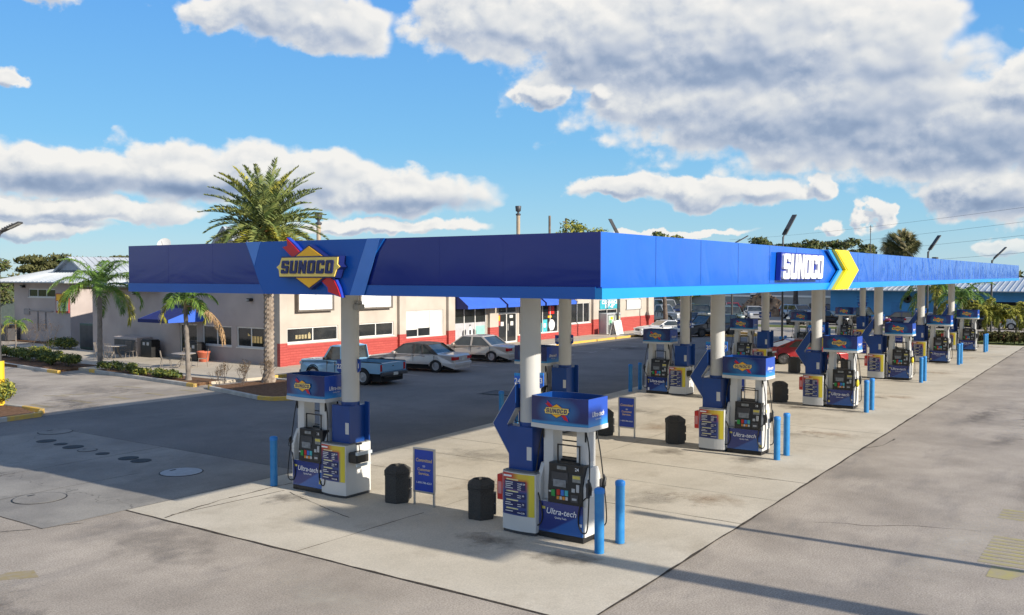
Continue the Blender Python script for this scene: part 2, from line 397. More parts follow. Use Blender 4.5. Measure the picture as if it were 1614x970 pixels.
def _low(o, mm, mc, noise, nt, b):
    x, y, z = o
    a = mm('SUBTRACT', mm('ADD', mm('MULTIPLY', y, -.55), .30), z)
    s = mm('MULTIPLY', a, 22, True)
    s2 = mm('MULTIPLY', mm('SUBTRACT', .18, z), 9, True)
    c = mc(mm('MULTIPLY', noise(3), .35), (.010,.025,.16), (.03,.07,.30))
    c = mc(mm('MULTIPLY', s, .6), c, (.03,.16,.50))
    return mc(mm('MULTIPLY', s2, .35), c, (.05,.20,.50))
m_lower = nodes_mat('lower_panel_print', .25, _low, coat=.3)
def _menu(o, mm, mc, noise, nt, b):
    x, y, z = o
    yel = mm('MULTIPLY', mm('SUBTRACT', -.20, y), 14, True)
    c = mc(mm('MULTIPLY', mm('SUBTRACT', 1.06, z), 4.0, True), (.50,.05,.03), (.03,.06,.22))
    top = mm('MULTIPLY', mm('MULTIPLY', mm('SUBTRACT', z, 1.02), 14, True), mm('MULTIPLY', mm('SUBTRACT', .14, y), 6, True))
    c = mc(top, c, (.62,.45,.05))
    return mc(yel, c, (.62,.52,.04))
m_menu = nodes_mat('menu_print', .35, _menu)
# canopy fascia: enamelled metal panels with a slight oil-can buckle
def _fas(c0, c1, wr, sc, rough, ct=.3, long_=False):
    def f(o, mm, mc, noise, nt, b):
        tcn = [n for n in nt.nodes if n.type == 'TEX_COORD'][0]
        sv = nt.nodes.new('ShaderNodeVectorMath'); sv.operation = 'MULTIPLY'; nt.links.new(tcn.outputs['Object'], sv.inputs[0]); sv.inputs[1].default_value = sc
        n = nt.nodes.new('ShaderNodeTexNoise'); n.inputs['Scale'].default_value = 1; n.inputs['Detail'].default_value = 3; n.inputs['Distortion'].default_value = .9; nt.links.new(sv.outputs[0], n.inputs['Vector'])
        bp = nt.nodes.new('ShaderNodeBump'); bp.inputs['Strength'].default_value = 1; bp.inputs['Distance'].default_value = wr
        nt.links.new(n.outputs[0], bp.inputs['Height']); nt.links.new(bp.outputs[0], b.inputs['Normal']); nt.links.new(bp.outputs[0], b.inputs['Coat Normal'])
        if long_:
            k = nt.nodes.new('ShaderNodeMapRange'); nt.links.new(o[0], k.inputs[0]); k.inputs[1].default_value = 13; k.inputs[2].default_value = 24; k.inputs[3].default_value = .55; k.inputs[4].default_value = 2.6
            nt.links.new(mm('MULTIPLY', n.outputs[0], k.outputs[0]), bp.inputs['Height'])
        return mc(noise(.6, 6), c0, c1)
    return nodes_mat('fascia', rough, f, coat=ct, spec=.35)
m_fas_long = _fas((.006,.080,.45), (.010,.13,.60), .030, (1.1, 1.0, .6), .22, .35, True); m_fas_long.name = 'fascia_bright_blue'
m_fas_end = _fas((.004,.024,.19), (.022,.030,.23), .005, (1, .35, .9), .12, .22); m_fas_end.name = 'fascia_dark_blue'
m_fas_mid = _fas((.004,.085,.38), (.008,.105,.44), .006, (1, .5, .9), .25, .0); m_fas_mid.name = 'fascia_mid_blue'
m_fas_pale = mat('fascia_pale_blue', (.05,.20,.62), .3, var=.05, coat=.3)
m_band_end = mat('fascia_band_shaded_side', (.008,.10,.42), .35, var=.06, scale=.6)  # darker copy of the cyan band, the shade put into its blue
m_cyan = mat('fascia_cyan_band', (.010,.27,.66), .35, var=.06, scale=.5, coat=.2)
m_chev = mat('chevron_yellow', (.80,.62,.01), .35, var=.05)
m_chev2 = mat('chevron_yellow_bevel', (.62,.48,.01), .4, var=.05)

# ------------------------------------------------------------------ letters and emblem
LET = {
 'S': [(.6,0),(4.4,0),(5,.6),(5,4.2),(4.4,4.85),(1.7,4.85),(1.7,6.3),(3.3,6.3),(3.3,5.5),(5,5.5),(5,7.4),(4.4,8),(.6,8),(0,7.4),(0,3.8),(.6,3.15),(3.3,3.15),(3.3,1.7),(1.7,1.7),(1.7,2.5),(0,2.5),(0,.6)],
 'U': [(.6,0),(4.4,0),(5,.6),(5,8),(3.3,8),(3.3,1.7),(1.7,1.7),(1.7,8),(0,8),(0,.6)],
 'N': [(0,0),(1.55,0),(1.55,4.3),(3.45,0),(5,0),(5,8),(3.45,8),(3.45,3.7),(1.55,8),(0,8)],
 'O': [(2.5,0),(4.4,0),(5,.6),(5,7.4),(4.4,8),(.6,8),(0,7.4),(0,.6),(.6,0),(2.499,0),(2.499,1.7),(1.7,1.7),(1.7,6.3),(3.3,6.3),(3.3,1.7),(2.5,1.7)],
 'C': [(.6,0),(4.4,0),(5,.6),(5,3),(3.3,3),(3.3,1.7),(1.7,1.7),(1.7,6.3),(3.3,6.3),(3.3,5),(5,5),(5,7.4),(4.4,8),(.6,8),(0,7.4),(0,.6)]}
def block_word(mb, word, cx, cz, w, h, y0, y1, m, shear=.12, gap=.55, grow=0.0, mside=None):
    tot = 5*len(word) + gap*(len(word)-1); k = w/tot; x = cx - w/2
    for ch in word:
        pl = LET[ch]
        if grow:
            pl = [(0-grow,0-grow),(5+grow,0-grow),(5+grow,8+grow),(0-grow,8+grow)]
        pts = [(x + a*k + (b/8-.5)*h*shear, cz - h/2 + b/8*h) for a, b in pl]
        mb.prism(pts, 'y', y0, y1, m, mside)
        x += (5+gap)*k
def emblem(mb, s, y, t):
    """red arrow, yellow diamond and lettered band; s = width of band; materials 0 yellow 1 cream 2 navy 3 red 4 blue"""
    a = .37
    def arrow(g, y0, y1, m):
        pts = [(-.45-g,.335),(-.37-g*.5,.36),(-.385,.48+g),(-.28+g,.37+g),(-.11+g,.17+g),(.36+g,-.22+g),(.41+g,-.33),(.455+g,-.475-g),(.27-g,-.40-g),(.265-g,-.33-g),(.14-g,-.19-g),(-.30-g,.17-g)]
        mb.prism([(p*s, q*s*.67) for p, q in pts], 'y', y0, y1, m)
    arrow(.018, y, y-t*.6, 4); arrow(0, y-t*.6, y-t*.7, 3)
    def dia(g, y0, y1, m):
        mb.prism([(0,-(.225+g)*s),((.43+g*1.5)*s,0),(0,(.225+g)*s),(-(.43+g*1.5)*s,0)], 'y', y0, y1, m)
    dia(.022, y, y-t*.9, 2); dia(0, y-t*.9, y-t, 0)
    def band(g, y0, y1, m):
        h = .104+g; w = .47+g
        mb.prism([(p*s, q*s) for p, q in [(-w+.02,-h),(w-.06,-h),(w-.025,-.03),(w+.025,0),(w-.01,.03),(w,h),(-w+.06,h),(-w+.025,.03),(-w-.025,0),(-w+.01,-.03)]], 'y', y0, y1, m)
    band(.014, y, y-t*1.1, 2); band(0, y-t*1.1, y-t*1.25, 1)
    block_word(mb, 'SUNOCO', 0, 0, .81*s, .145*s, y-t*1.25, y-t*1.4, 2, shear=.16, gap=1.15)
EM = [m_yel, m_cream, m_enavy, m_ered, mat('emblem_blue', (.02,.05,.42), .35)]
FACE_NX = Matrix(((0,1,0,0),(-1,0,0,0),(0,0,1,0),(0,0,0,1)))      # drawn facing -Y -> facing -X
FACE_PX = Matrix(((0,-1,0,0),(1,0,0,0),(0,0,1,0),(0,0,0,1)))      # facing +X

# ------------------------------------------------------------------ ground
KI = [1, 1.04, 1.10, 1.13, 1.14, 1.15]
def vv(i, v): return .93 + DV[i] + (v-.93)*KI[i]
UC = [2.24, 12.45, 23.2, 34.5, 45.0, 55.3]; DV = [0, .28, .6, 1.0, 1.15, 1.3]
sheet('ground', [(-1500,-1500),(2500,-1500),(2500,2500),(-1500,2500)], -.09, m_grass)
sheet('parking_lot', [(-70,-45),(60,-45),(61.6,9.5),(75.5,10.5),(75.5,75),(-70,75)], -.03, m_tan)
def lane(u): return .6 + (u+1.5)*1.25/57 - 1.2        # the long kerbless edge of the pad, v at u
sheet('canopy_pad', [(-1.5,lane(-1.5)),(66,.8),(66,12.7),(24.3,12.05),(3.4,10.75),(-1.5,10.75)], -.022, m_slab)
sheet('tank_pad', [(-3.3,10.75),(3.4,10.75),(3.4,22.3),(-3.3,22.3)], -.022, m_tank)
sheet('asphalt_drive', [(3.4,10.75),(24.3,12.05),(61,12.6),(60.0,18.5),(58,26),(58,28.0),(16.6,28.0),(12.9,22.2),(3.4,22.3)], -.026, m_asph)
sheet('side_asphalt', [(-40,22.3),(12.9,22.2),(12.9,25.4),(-40,25.4)], -.0265, m_asph)
# joints of the pad: dirt-filled saw cuts, a hair proud of the slab
mb = MB()
def joint(pts, w, z=-.0195):
    for (x0,y0),(x1,y1) in zip(pts, pts[1:]):
        n = max(2, int(math.hypot(x1-x0, y1-y0)/.5)); d = Vector((y0-y1, x1-x0)).normalized()
        pr = None
        for i in range(n+1):
            t = i/n; j = random.uniform(-.012,.012); ww = w*random.uniform(.5,1.5)
            c = Vector((x0+(x1-x0)*t, y0+(y1-y0)*t)) + d*j
            q = (c+d*ww/2, c-d*ww/2)
            if pr: mb.add([(*pr[0],z),(*pr[1],z),(*q[1],z),(*q[0],z)], [(0,1,2,3)])
            pr = q
joint([(-1.5,lane(-1.5)),(66,.8)], .05); joint([(-1.5,-.6),(-1.5,10.75)], .045); joint([(-1.5,10.75),(3.4,10.75)], .02)
for u in (5.0, 9.4, 17.8, 28.6, 39.8, 50): joint([(u,lane(u)),(u,11+u*.025)], .022)
for u in (7.3, 14.6): joint([(u,lane(u)),(u,11+u*.025)], .012)
joint([(-1.5,5.5),(2.0,5.4)], .016); joint([(2.6,5.4),(60,6.6)], .012)
joint([(-1.2,9.6),(1.7,9.4)], .03)
joint([(-3.3,16.4),(3.4,16.6)], .02); joint([(-3.3,13.9),(.9,13.9)], .02); joint([(-3.3,10.75),(-3.3,22.3)], .012); joint([(3.4,10.75),(3.4,22.3)], .015)
tag(mb.build('pavement_joints', m_joint), kind='structure')
sheet('grass_verge', [(62,-30),(75.5,-30),(75.5,9.2),(62,8.6)], -.02, m_grass)
sheet('far_grass_strip', [(75.6,9),(79.5,9),(79.5,33),(75.6,33)], -.02, m_grass)
sheet('far_parking', [(79.6,-20),(104,-20),(104,60),(79.6,60)], -.03, m_road)
sheet('far_road', [(58,28.1),(75.4,28.1),(75.4,60),(58,60)], -.024, m_road)
# curved pad for the store, kerbs and beds
def kerb(pts, h=.13, w=.16, m=m_curb, name='kerb'):
    k = MB(); P = [Vector(p) for p in pts]
    L_, R_ = [], []
    for i, p in enumerate(P):
        d = (P[min(i+1,len(P)-1)] - P[max(i-1,0)]).normalized(); n = Vector((-d.y, d.x))
        L_.append(p+n*w/2); R_.append(p-n*w/2)
    n = len(P); v = [(*a,-.03) for a in L_] + [(*a,h-.02) for a in L_] + [(*a,h) for a in [l*.85+r*.15 for l, r in zip(L_, R_)]] + [(*a,h) for a in [l*.15+r*.85 for l, r in zip(L_, R_)]] + [(*a,h-.02) for a in R_] + [(*a,-.03) for a in R_]
    f = [(j*n+i, j*n+i+1, (j+1)*n+i+1, (j+1)*n+i) for j in range(5) for i in range(n-1)]
    f += [tuple(j*n for j in range(6)), tuple(j*n+n-1 for j in range(5,-1,-1))]
    k.add(v, f)
    return tag(k.build(name, m), kind='structure')
sheet('store_sidewalk', [(16.8,28.2),(60,28.2),(64,29.5),(64,31.5),(21,31.5),(21,50),(22,58),(14.2,60),(14.2,39.6),(14.2,28.6)], .10, m_walk)
sheet('planting_bed', [(13.2,28.6),(14.9,28.6),(14.9,38.0),(14.1,38.0)], .104, m_mulch)
sheet('planting_bed', [(12.9,39.6),(15.6,39.8),(15.6,60),(13.6,60)], .104, m_mulch)
sheet('planting_bed', [(12.2,22.0),(13.2,21.5),(16.3,21.7),(16.6,27.2),(13.1,27.2)], .08, m_mulch)
sheet('planting_bed', [(-6,25.4),(4.4,25.5),(4.9,27.6),(3.9,34),(-6,34)], .08, m_mulch)
sheet('planting_bed', [(23.3,57),(23.95,57),(23.95,66),(23.3,66)], .05, m_mulch)
kerb([(13.15,28.9),(14.0,37.7)]); kerb([(13.1,28.3),(13.15,28.9)], m=m_ycurb, h=.131, name='painted_kerb'); kerb([(14.0,37.7),(14.05,38.3)], m=m_ycurb, h=.131, name='painted_kerb')
kerb([(12.75,40.0),(13.4,46.5),(13.7,60)]); kerb([(12.7,38.9),(12.75,40.0)], m=m_ycurb, h=.131, name='painted_kerb')
kerb([(12.9,26.9),(11.95,22.6)]); kerb([(13.2,27.4),(12.9,26.9)], m=m_ycurb, h=.131, name='painted_kerb')
kerb([(11.95,22.6),(12.0,21.9),(12.5,21.4),(13.3,21.2)], m=m_ycurb, h=.131, name='painted_kerb'); kerb([(13.3,21.2),(16.2,21.4),(16.7,22.2),(16.75,27.3)], m=m_curb)
kerb([(16.75,27.3),(17.0,28.1),(20.5,28.1)], m=m_ycurb, h=.131, name='painted_kerb'); kerb([(20.5,28.1),(43,28.1)]); kerb([(43,28.1),(57,28.1),(59.5,28.3),(60.5,29.2),(60.7,31)], m=m_ycurb, h=.131, name='painted_kerb')
kerb([(-6,25.3),(3.2,25.2)]); kerb([(3.2,25.2),(4.4,25.3),(5.0,26.2),(5.0,27.5)], m=m_ycurb, h=.131, name='painted_kerb'); kerb([(5.0,27.5),(4.3,34)])
# worn painted marks on the paving
def mark(pts, z, m, name='painted_marking', w=None):
    z = -.0265 if m is not m_wpaint else -.0225
    k = MB()
    if w:
        (x0,y0),(x1,y1) = pts; d = Vector((y0-y1, x1-x0)).normalized()*w/2
        pts = [(x0+d.x,y0+d.y),(x1+d.x,y1+d.y),(x1-d.x,y1-d.y),(x0-d.x,y0-d.y)]
    k.add([(x,y,z) for x,y in pts], [tuple(range(len(pts)))])
    o = k.build(name, m)
    if o.data.polygons[0].normal.z < 0: o.data.flip_normals()
    return tag(o, kind='structure')
for a, b in (((6.2,28.6),(12.4,27.7)), ((5.6,27.4),(12.2,26.7))): mark([a,b], -.018, m_tpaint, w=.05)
for i in range(5):
    u = 5.9+i*1.55; mark([(u,28.7-i*.18),(u+.05,27.4-i*.14)], -.016, m_tpaint, w=.22)
mark([(7.6,30.9),(8.1,29.9)], -.018, m_tpaint, w=.2); mark([(8.1,30.5),(9.2,29.8)], -.014, m_tpaint, w=.22)
mark([(11.2,31.6),(11.6,30.1)], -.018, m_tpaint, w=.2)
mark([(-5.1,8.6),(-4.75,8.35),(-4.9,7.9),(-5.5,8.4)], -.018, m_tpaint)
for i in range(9): mark([(5.1+i*.23,-4.75),(5.1+i*.23,-6.6)], -.018, m_ypaint, w=.14)
mark([(4.2,-5.0),(4.9,-5.0),(4.9,-5.6),(4.2,-5.35)], -.018, m_ypaint)
for i in range(4): mark([(8.6+i*.25,-4.6),(8.6+i*.25,-6.4)], -.018, m_ypaint, w=.15)
for i in range(13):
    u = 19.6+i*2.9
    mark([(u,27.9),(u,23.2)], -.018, m_wpaint, w=.09)
    if i > 4: mark([(u-.5,23.2),(u+.5,23.2)], -.0175, m_wpaint, w=.1)
# oil, drips and tyre dirt: thin stains whose edges fade out
def stainmat(name, c, strength):
    m = bpy.data.materials.new(name); m.use_nodes = True; nt = m.node_tree; b = nt.nodes['Principled BSDF']; b.inputs['Base Color'].default_value = (*c, 1); b.inputs['Roughness'].default_value = .7
    tcn = nt.nodes.new('ShaderNodeTexCoord'); ln = nt.nodes.new('ShaderNodeVectorMath'); ln.operation = 'LENGTH'; nt.links.new(tcn.outputs['Object'], ln.inputs[0])
    g = nt.nodes.new('ShaderNodeNewGeometry'); n = nt.nodes.new('ShaderNodeTexNoise'); n.inputs['Scale'].default_value = 1.8; n.inputs['Detail'].default_value = 8; n.inputs['Roughness'].default_value = .7; nt.links.new(g.outputs['Position'], n.inputs['Vector'])
    s1 = nt.nodes.new('ShaderNodeMath'); s1.operation = 'MULTIPLY_ADD'; nt.links.new(n.outputs[0], s1.inputs[0]); s1.inputs[1].default_value = 2.6; s1.inputs[2].default_value = -.55
    s2 = nt.nodes.new('ShaderNodeMath'); s2.operation = 'SUBTRACT'; nt.links.new(s1.outputs[0], s2.inputs[0]); nt.links.new(ln.outputs['Value'], s2.inputs[1])
    s3 = nt.nodes.new('ShaderNodeMath'); s3.operation = 'MULTIPLY'; s3.use_clamp = True; nt.links.new(s2.outputs[0], s3.inputs[0]); s3.inputs[1].default_value = strength
    nt.links.new(s3.outputs[0], b.inputs['Alpha']); return m
m_oil = stainmat('oil_stain', (.07,.055,.045), .55); m_dirt = stainmat('tyre_dirt', (.13,.115,.10), .34); m_pale = stainmat('pale_scuff', (.60,.55,.46), .5); m_rusty = stainmat('rust_stain', (.30,.18,.09), .38)
def stain(x, y, rx, ry, m, z, rz=0):
    o = MB().add([(-1,-1,0),(1,-1,0),(1,1,0),(-1,1,0)], [(0,1,2,3)]).build('stain', m); o.location = (x,y,z); o.scale = (rx,ry,1); o.rotation_euler = (0,0,rz); tag(o, kind='structure')
rs = random.Random(31)
for i, u in enumerate(UC):
    for v in (1.6, 3.4, 8.6): stain(u-1.0+rs.uniform(-.2,.3), vv(i,v)+rs.uniform(-.4,.4), rs.uniform(.5,.9), rs.uniform(.6,1.2), m_oil, -.0192)
    stain(u+3.6, vv(i,2), .9, 1.5, m_dirt, -.0191, rs.uniform(0,1)); stain(u+5.5, vv(i,8), 1.1, 2.2, m_dirt, -.019); stain(u+4.3, vv(i,1.0), .8, 1.3, m_rusty, -.0188)
    stain(u+2.5, vv(i,5.5), 1.5, 1.8, m_rusty, -.0187)
for k in range(14): stain(rs.uniform(-6,34), rs.uniform(-8,-1.9) if k % 2 else rs.uniform(-6,-2), rs.uniform(2,5), rs.uniform(.5,1.1), m_dirt if k % 3 else m_pale, -.0255+k*.0002, rs.uniform(-.15,.15))
for k in range(10): stain(rs.uniform(-8,-2.2), rs.uniform(0,12), rs.uniform(.6,1.6), rs.uniform(1,3), m_dirt if k % 2 else m_pale, -.0229+k*.0002, rs.uniform(-.5,.5))
for k in range(8): stain(rs.uniform(5,12), rs.uniform(26.5,40), rs.uniform(.6,1.6), rs.uniform(1.5,4), m_dirt, -.0256+k*.0002, rs.uniform(-.3,.3))
for k in range(8): stain(rs.uniform(18,50), rs.uniform(13,26), rs.uniform(1,2.5), rs.uniform(1,3), m_oil if k % 3 == 0 else m_dirt, -.0212+k*.0002)
for i, u in enumerate(UC):       # grime at the foot of the posts
    for v, dd in ((.93, (-.61, .17)), (9.98, (-.35, .55))):
        for d in dd: stain(u+d-(.25 if i > 1 and v < 2 else 0), vv(i,v), .22, .22, m_oil, -.0186)
    for v in (1.94, 2.84, 8.0, 8.86): stain(u, vv(i,v), .75, .62, m_dirt, -.0185)
# wandering cracks
def crack(x, y, a0, n_, w=.018, z=-.0262, wob=.28):
    p = [(x,y)]; a_ = a0
    for i in range(n_): a_ += rs.gauss(0,wob); a_ += (a0-a_)*.2; x += .32*math.cos(a_); y += .32*math.sin(a_); p.append((x,y))
    for q0, q1 in zip(p, p[1:]): joint([q0,q1], w*rs.uniform(.5,1.4), z)
mb = MB()
crack(-2.6,10.5,R(150),14,.02,-.0188); crack(-1.4,9.5,R(15),12,.035,-.0188,.12); crack(.8,6.4,R(75),9,.02,-.0188,.1); crack(9.4,.4,R(95),5,.012,-.0188)
crack(14,-.2,R(-12),10,.03); crack(20,-.1,R(20),9,.02); crack(6,-1.6,R(-70),10,.012); crack(30,-1.5,R(-80),12,.015); crack(-4,-1.5,R(100),12,.012); crack(-6,4,R(170),10,.01)
tag(mb.build('pavement_cracks', m_joint), kind='structure')
# manhole lids and the drain
m_iron = mat('cast_iron', (.03,.03,.03), .7, scale=20, var=.5, bump=.4)
m_lid = mat('white_lid', (.36,.37,.38), .6, scale=6, var=.12)
def lid(x, y, r, m, label, ring=.022):
    t = thing('manhole', label, 'manhole', (x,y,-.022), group='tank lids set in the concrete pad')
    a = MB(); n = 28
    a.lathe([(r+ring,0),(r+ring,.008),(r,.008)], (0,0,0), n); a.build('frame', m_iron, t)
    b = MB(); b.lathe([(r-.01,.004),(r-.01,.012),(.02,.013)], (0,0,0), n, smooth=False); b.box((-r*.15,r*.6,.013),(r*.15,r*.75,.017),1); b.build('cover', [m, m_iron], t)
LD = [(1.95,20.3,.26,m_iron,'black manhole lid farthest from the pumps in the row of lids'),(1.92,19.45,.17,m_iron,'small black lid second from the far end of the row'),(1.88,18.7,.27,m_iron,'black lid third from the far end of the row'),
      (1.85,17.9,.25,m_tank,'concrete coloured lid ringed in black in the middle of the row'),(1.8,17.05,.17,m_iron,'small black lid just past the ringed concrete lid'),(1.83,15.85,.25,m_iron,'black lid touching its twin, the farther of the pair'),
      (1.82,15.25,.25,m_iron,'black lid touching its twin, the nearer of the pair'),(1.55,13.1,.52,m_lid,'large white round tank lid in the shade'),(-2.0,13.3,.55,m_tank,'large concrete coloured round lid half in sun'),(3.0,21.7,.5,m_tank,'large pale round lid at the far corner of the tank pad')]
for a in LD: lid(*a)
t = thing('storm_drain', 'square iron storm drain grate in the shaded asphalt', 'drain', (19.2,15.6,-.026), R(4))
a = MB(); a.box((-.75,-.9,0),(.75,.9,.006)); a.build('apron', m_iron, t)
a = MB()
for i in range(9): a.box((-.5+i*.115,-.6,.006),(-.44+i*.115,.6,.03))
a.box((-.6,-.7,.006),(-.52,.7,.034)); a.box((.53,-.7,.006),(.61,.7,.034)); a.build('grate', m_dgrey, t)

# ------------------------------------------------------------------ canopy
CL, CW, ZB, ZT = 62.6, 12.85, 4.612, 5.690
SK = Matrix(((1,0,0,0),(.0206,1,0,0),(0,0,1,0),(0,0,0,1)))      # the long side is not quite square to the short one
cano = thing('canopy', 'long flat blue canopy roof over the fuel pumps, carried on white round columns', 'canopy', (0,0,0))
a = MB(); a.X = SK; a.box((.12,.12,ZB+.02),(CL-.12,CW-.12,ZT-.25)); a.build('deck', mat('deck_white', (.6,.6,.6), .5), cano)
zb2 = ZB+.20
a = MB(); a.X = SK; a.box((.02,0,zb2),(CL,.10,ZT)); a.box((.03,-.012,zb2-.02),(CL,.1,zb2)); 
for i in range(1, 30): a.box((i*2.05,-.003,zb2),(i*2.05+.012,0,ZT-.01),1)
a.build('fascia_long_side', [m_fas_long, mat('fascia_seam', (.01,.03,.2), .5)], cano)
a = MB(); a.X = SK; a.box((-.03,-.05,ZB),(CL,.08,zb2-.022)); a.build('cyan_band', m_cyan, cano)
a = MB(); a.X = SK; a.box((CL,.0,ZB+.2),(CL-.1,CW,ZT)); a.box((.105,CW-.1,zb2),(CL-.1,CW-.005,ZT-.005)); a.build('fascia_far_sides', m_fas_long, cano)
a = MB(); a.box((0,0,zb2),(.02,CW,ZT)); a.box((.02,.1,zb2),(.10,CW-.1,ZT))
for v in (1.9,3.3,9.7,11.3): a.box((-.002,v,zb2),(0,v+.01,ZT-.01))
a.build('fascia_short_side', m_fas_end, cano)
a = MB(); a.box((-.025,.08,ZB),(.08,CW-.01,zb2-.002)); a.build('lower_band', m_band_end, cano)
a = MB()
a.prism([(8.54,ZT+.002),(4.60,ZT+.002),(5.45,ZB+.003),(7.98,ZB+.003),(8.11,zb2)][::-1], 'x', -.045, -.003); a.build('emblem_panel', m_fas_mid, cano)
a = MB(); a.prism([(5.03,ZT+.004),(4.70,ZT+.004),(5.12,ZB+.001),(5.50,ZB+.001)][::-1], 'x', -.05, -.046); a.build('pale_stripe', m_fas_pale, cano)
a = MB(); a.prism([(8.54,ZT+.004),(8.07,ZT+.004),(8.27,5.20)], 'x', -.05, -.046); a.build('pale_wedge', m_fas_pale, cano)
a = MB(); a.X = Matrix.Translation((-.045,6.46,5.16)) @ FACE_NX; emblem(a, 1.80, 0, .16); a.build('emblem', EM, cano)
a = MB(); a.X = SK; block_word(a, 'SUNOCO', 10.30, 5.21, 3.3, .62, -.02, -.13, 1, shear=.16, gap=.6, grow=.30)
block_word(a, 'SUNOCO', 10.32, 5.21, 3.3, .60, -.13, -.19, 0, shear=.16, gap=.6); a.build('lettering', [m_wtext, mat('letter_returns', (.01,.03,.30), .4)], cano)
def chevp(x0, w, zt, zb, tip):
    zm = (zt+zb)/2; return [(x0,zb),(x0+w,zb),(x0+w+tip,zm),(x0+w,zt),(x0,zt),(x0+tip,zm)]
a = MB(); a.X = SK; a.prism(chevp(13.05,1.45,ZT+.01,ZB-.01,1.2), 'y', -.05, -.20, 0)
a.prism(chevp(13.17,.30,ZT-.02,ZB+.02,1.2)[:6], 'y', -.20, -.215, 1)
a.prism(chevp(12.71,.33,ZT+.005,ZB-.005,1.2), 'y', -.051, -.11, 2); a.build('chevron', [m_chev, m_chev2, m_cyan], cano)
m_lamp = mat('lamp_housing', (.35,.35,.34), .5)
for i in range(15):
    for v in (3.2, 9.4): a = MB(); a.X = SK; a.box((2.2+i*4,v,ZB-.05),(2.6+i*4,v+.4,ZB+.018)); a.build('under_canopy_light', m_white, cano)
def num_flag(mb, u, v, z, num, side, m0=0, m1=1, m2=2):
    # pointed blue flag seen from -u, number on it
    w = .165; v0, v1 = (v, v+w) if side > 0 else (v-w, v)
    mb.prism([(v0,z+.05),((v0+v1)/2,z),(v1,z+.05) ,(v1,z+.31),(v0,z+.31)], 'x', u, u+.03, m0)
    mb.prism([(v0,z+.26),(v1,z+.26),(v1,z+.312),(v0,z+.312)], 'x', u-.003, u, m1)
    mb.text(num, .15, (u-.006,(v0+v1)/2,z+.15), '-x', m2, bold=.02)
    mb.text(num, .15, (u+.036,(v0+v1)/2,z+.15), '+x', m2, bold=.02)
def column(u, v, near, nl, nr, short=False):
    top = ZB+.02
    a = MB(); a.cyl((u,v,0),(u,v,top),.205,n=32,caps=False); c = a.build('column', m_column, cano)
    a = MB(); a.box((u-.26,v-.22,1.16),(u+.26,v+.34,2.04)); a.cyl((u,v,2.04),(u,v,2.12),.212,n=32,caps=True)
    a.box((u+.22,v-.36,1.22),(u+.26,v-.22,2.11)); a.build('cladding', m_navy, c, bevel=.008)
    if near:
        a = MB(); ch = [(v+.34,1.46),(v+.74,2.05),(v+.20,2.86),(v+.20,2.40),(v+.40,2.06),(v+.34,1.96)]
        a.prism(ch, 'x', u-.23, u-.05)
        a.build('chevron_fin', m_navy, c)
        a = MB(); tr = [(v+.345,1.45),(v+.752,2.05),(v+.20,2.88),(v+.20,2.86),(v+.74,2.05),(v+.335,1.455)]; a.prism(tr, 'x', u-.235, u-.045)
        a.prism([(v+.20,2.39),(v+.40,2.055),(v+.39,2.055),(v+.20,2.37)], 'x', u-.235, u-.045); a.build('fin_lit_edges', m_lgrey, c)  # pale strips paint the fin's edges as if lit
    for fu, fv, fz, num, sd in ((u-.12, v+.14, 2.76, nl, 1), (u+.02, v-.12, 2.78, nr, -1)):
      a = MB(); num_flag(a, fu, fv, fz, num, sd)
      a.build('number_flag', [mat('flag_blue', (.01,.06,.34), .4) if not near else mat('flag_bright_blue', (.012,.13,.62), .4), m_cyan if near else m_navy, m_wtext], c)
    if not near:
        a = MB(); a.box((u-.1,v-.36,4.22),(u+.1,v-.20,4.34)); a.cyl((u,v-.3,4.34),(u,v-.28,4.40),.07,n=10); a.build('camera_housing', m_lamp, c)
    a = MB(); a.box((u-.215,v-.17,1.42),(u-.2,v-.08,1.62)) if False else a.box((u-.263,v-.20,1.40),(u-.261,v-.09,1.66)); a.build('notice', m_white, c)
for i, (u, dv) in enumerate(zip(UC, DV)):
    n = 24-4*i
    column(u, vv(i,2.84), True, str(n), str(n-1)); column(u+.1, vv(i,7.87), False, str(n-2), str(n-3))
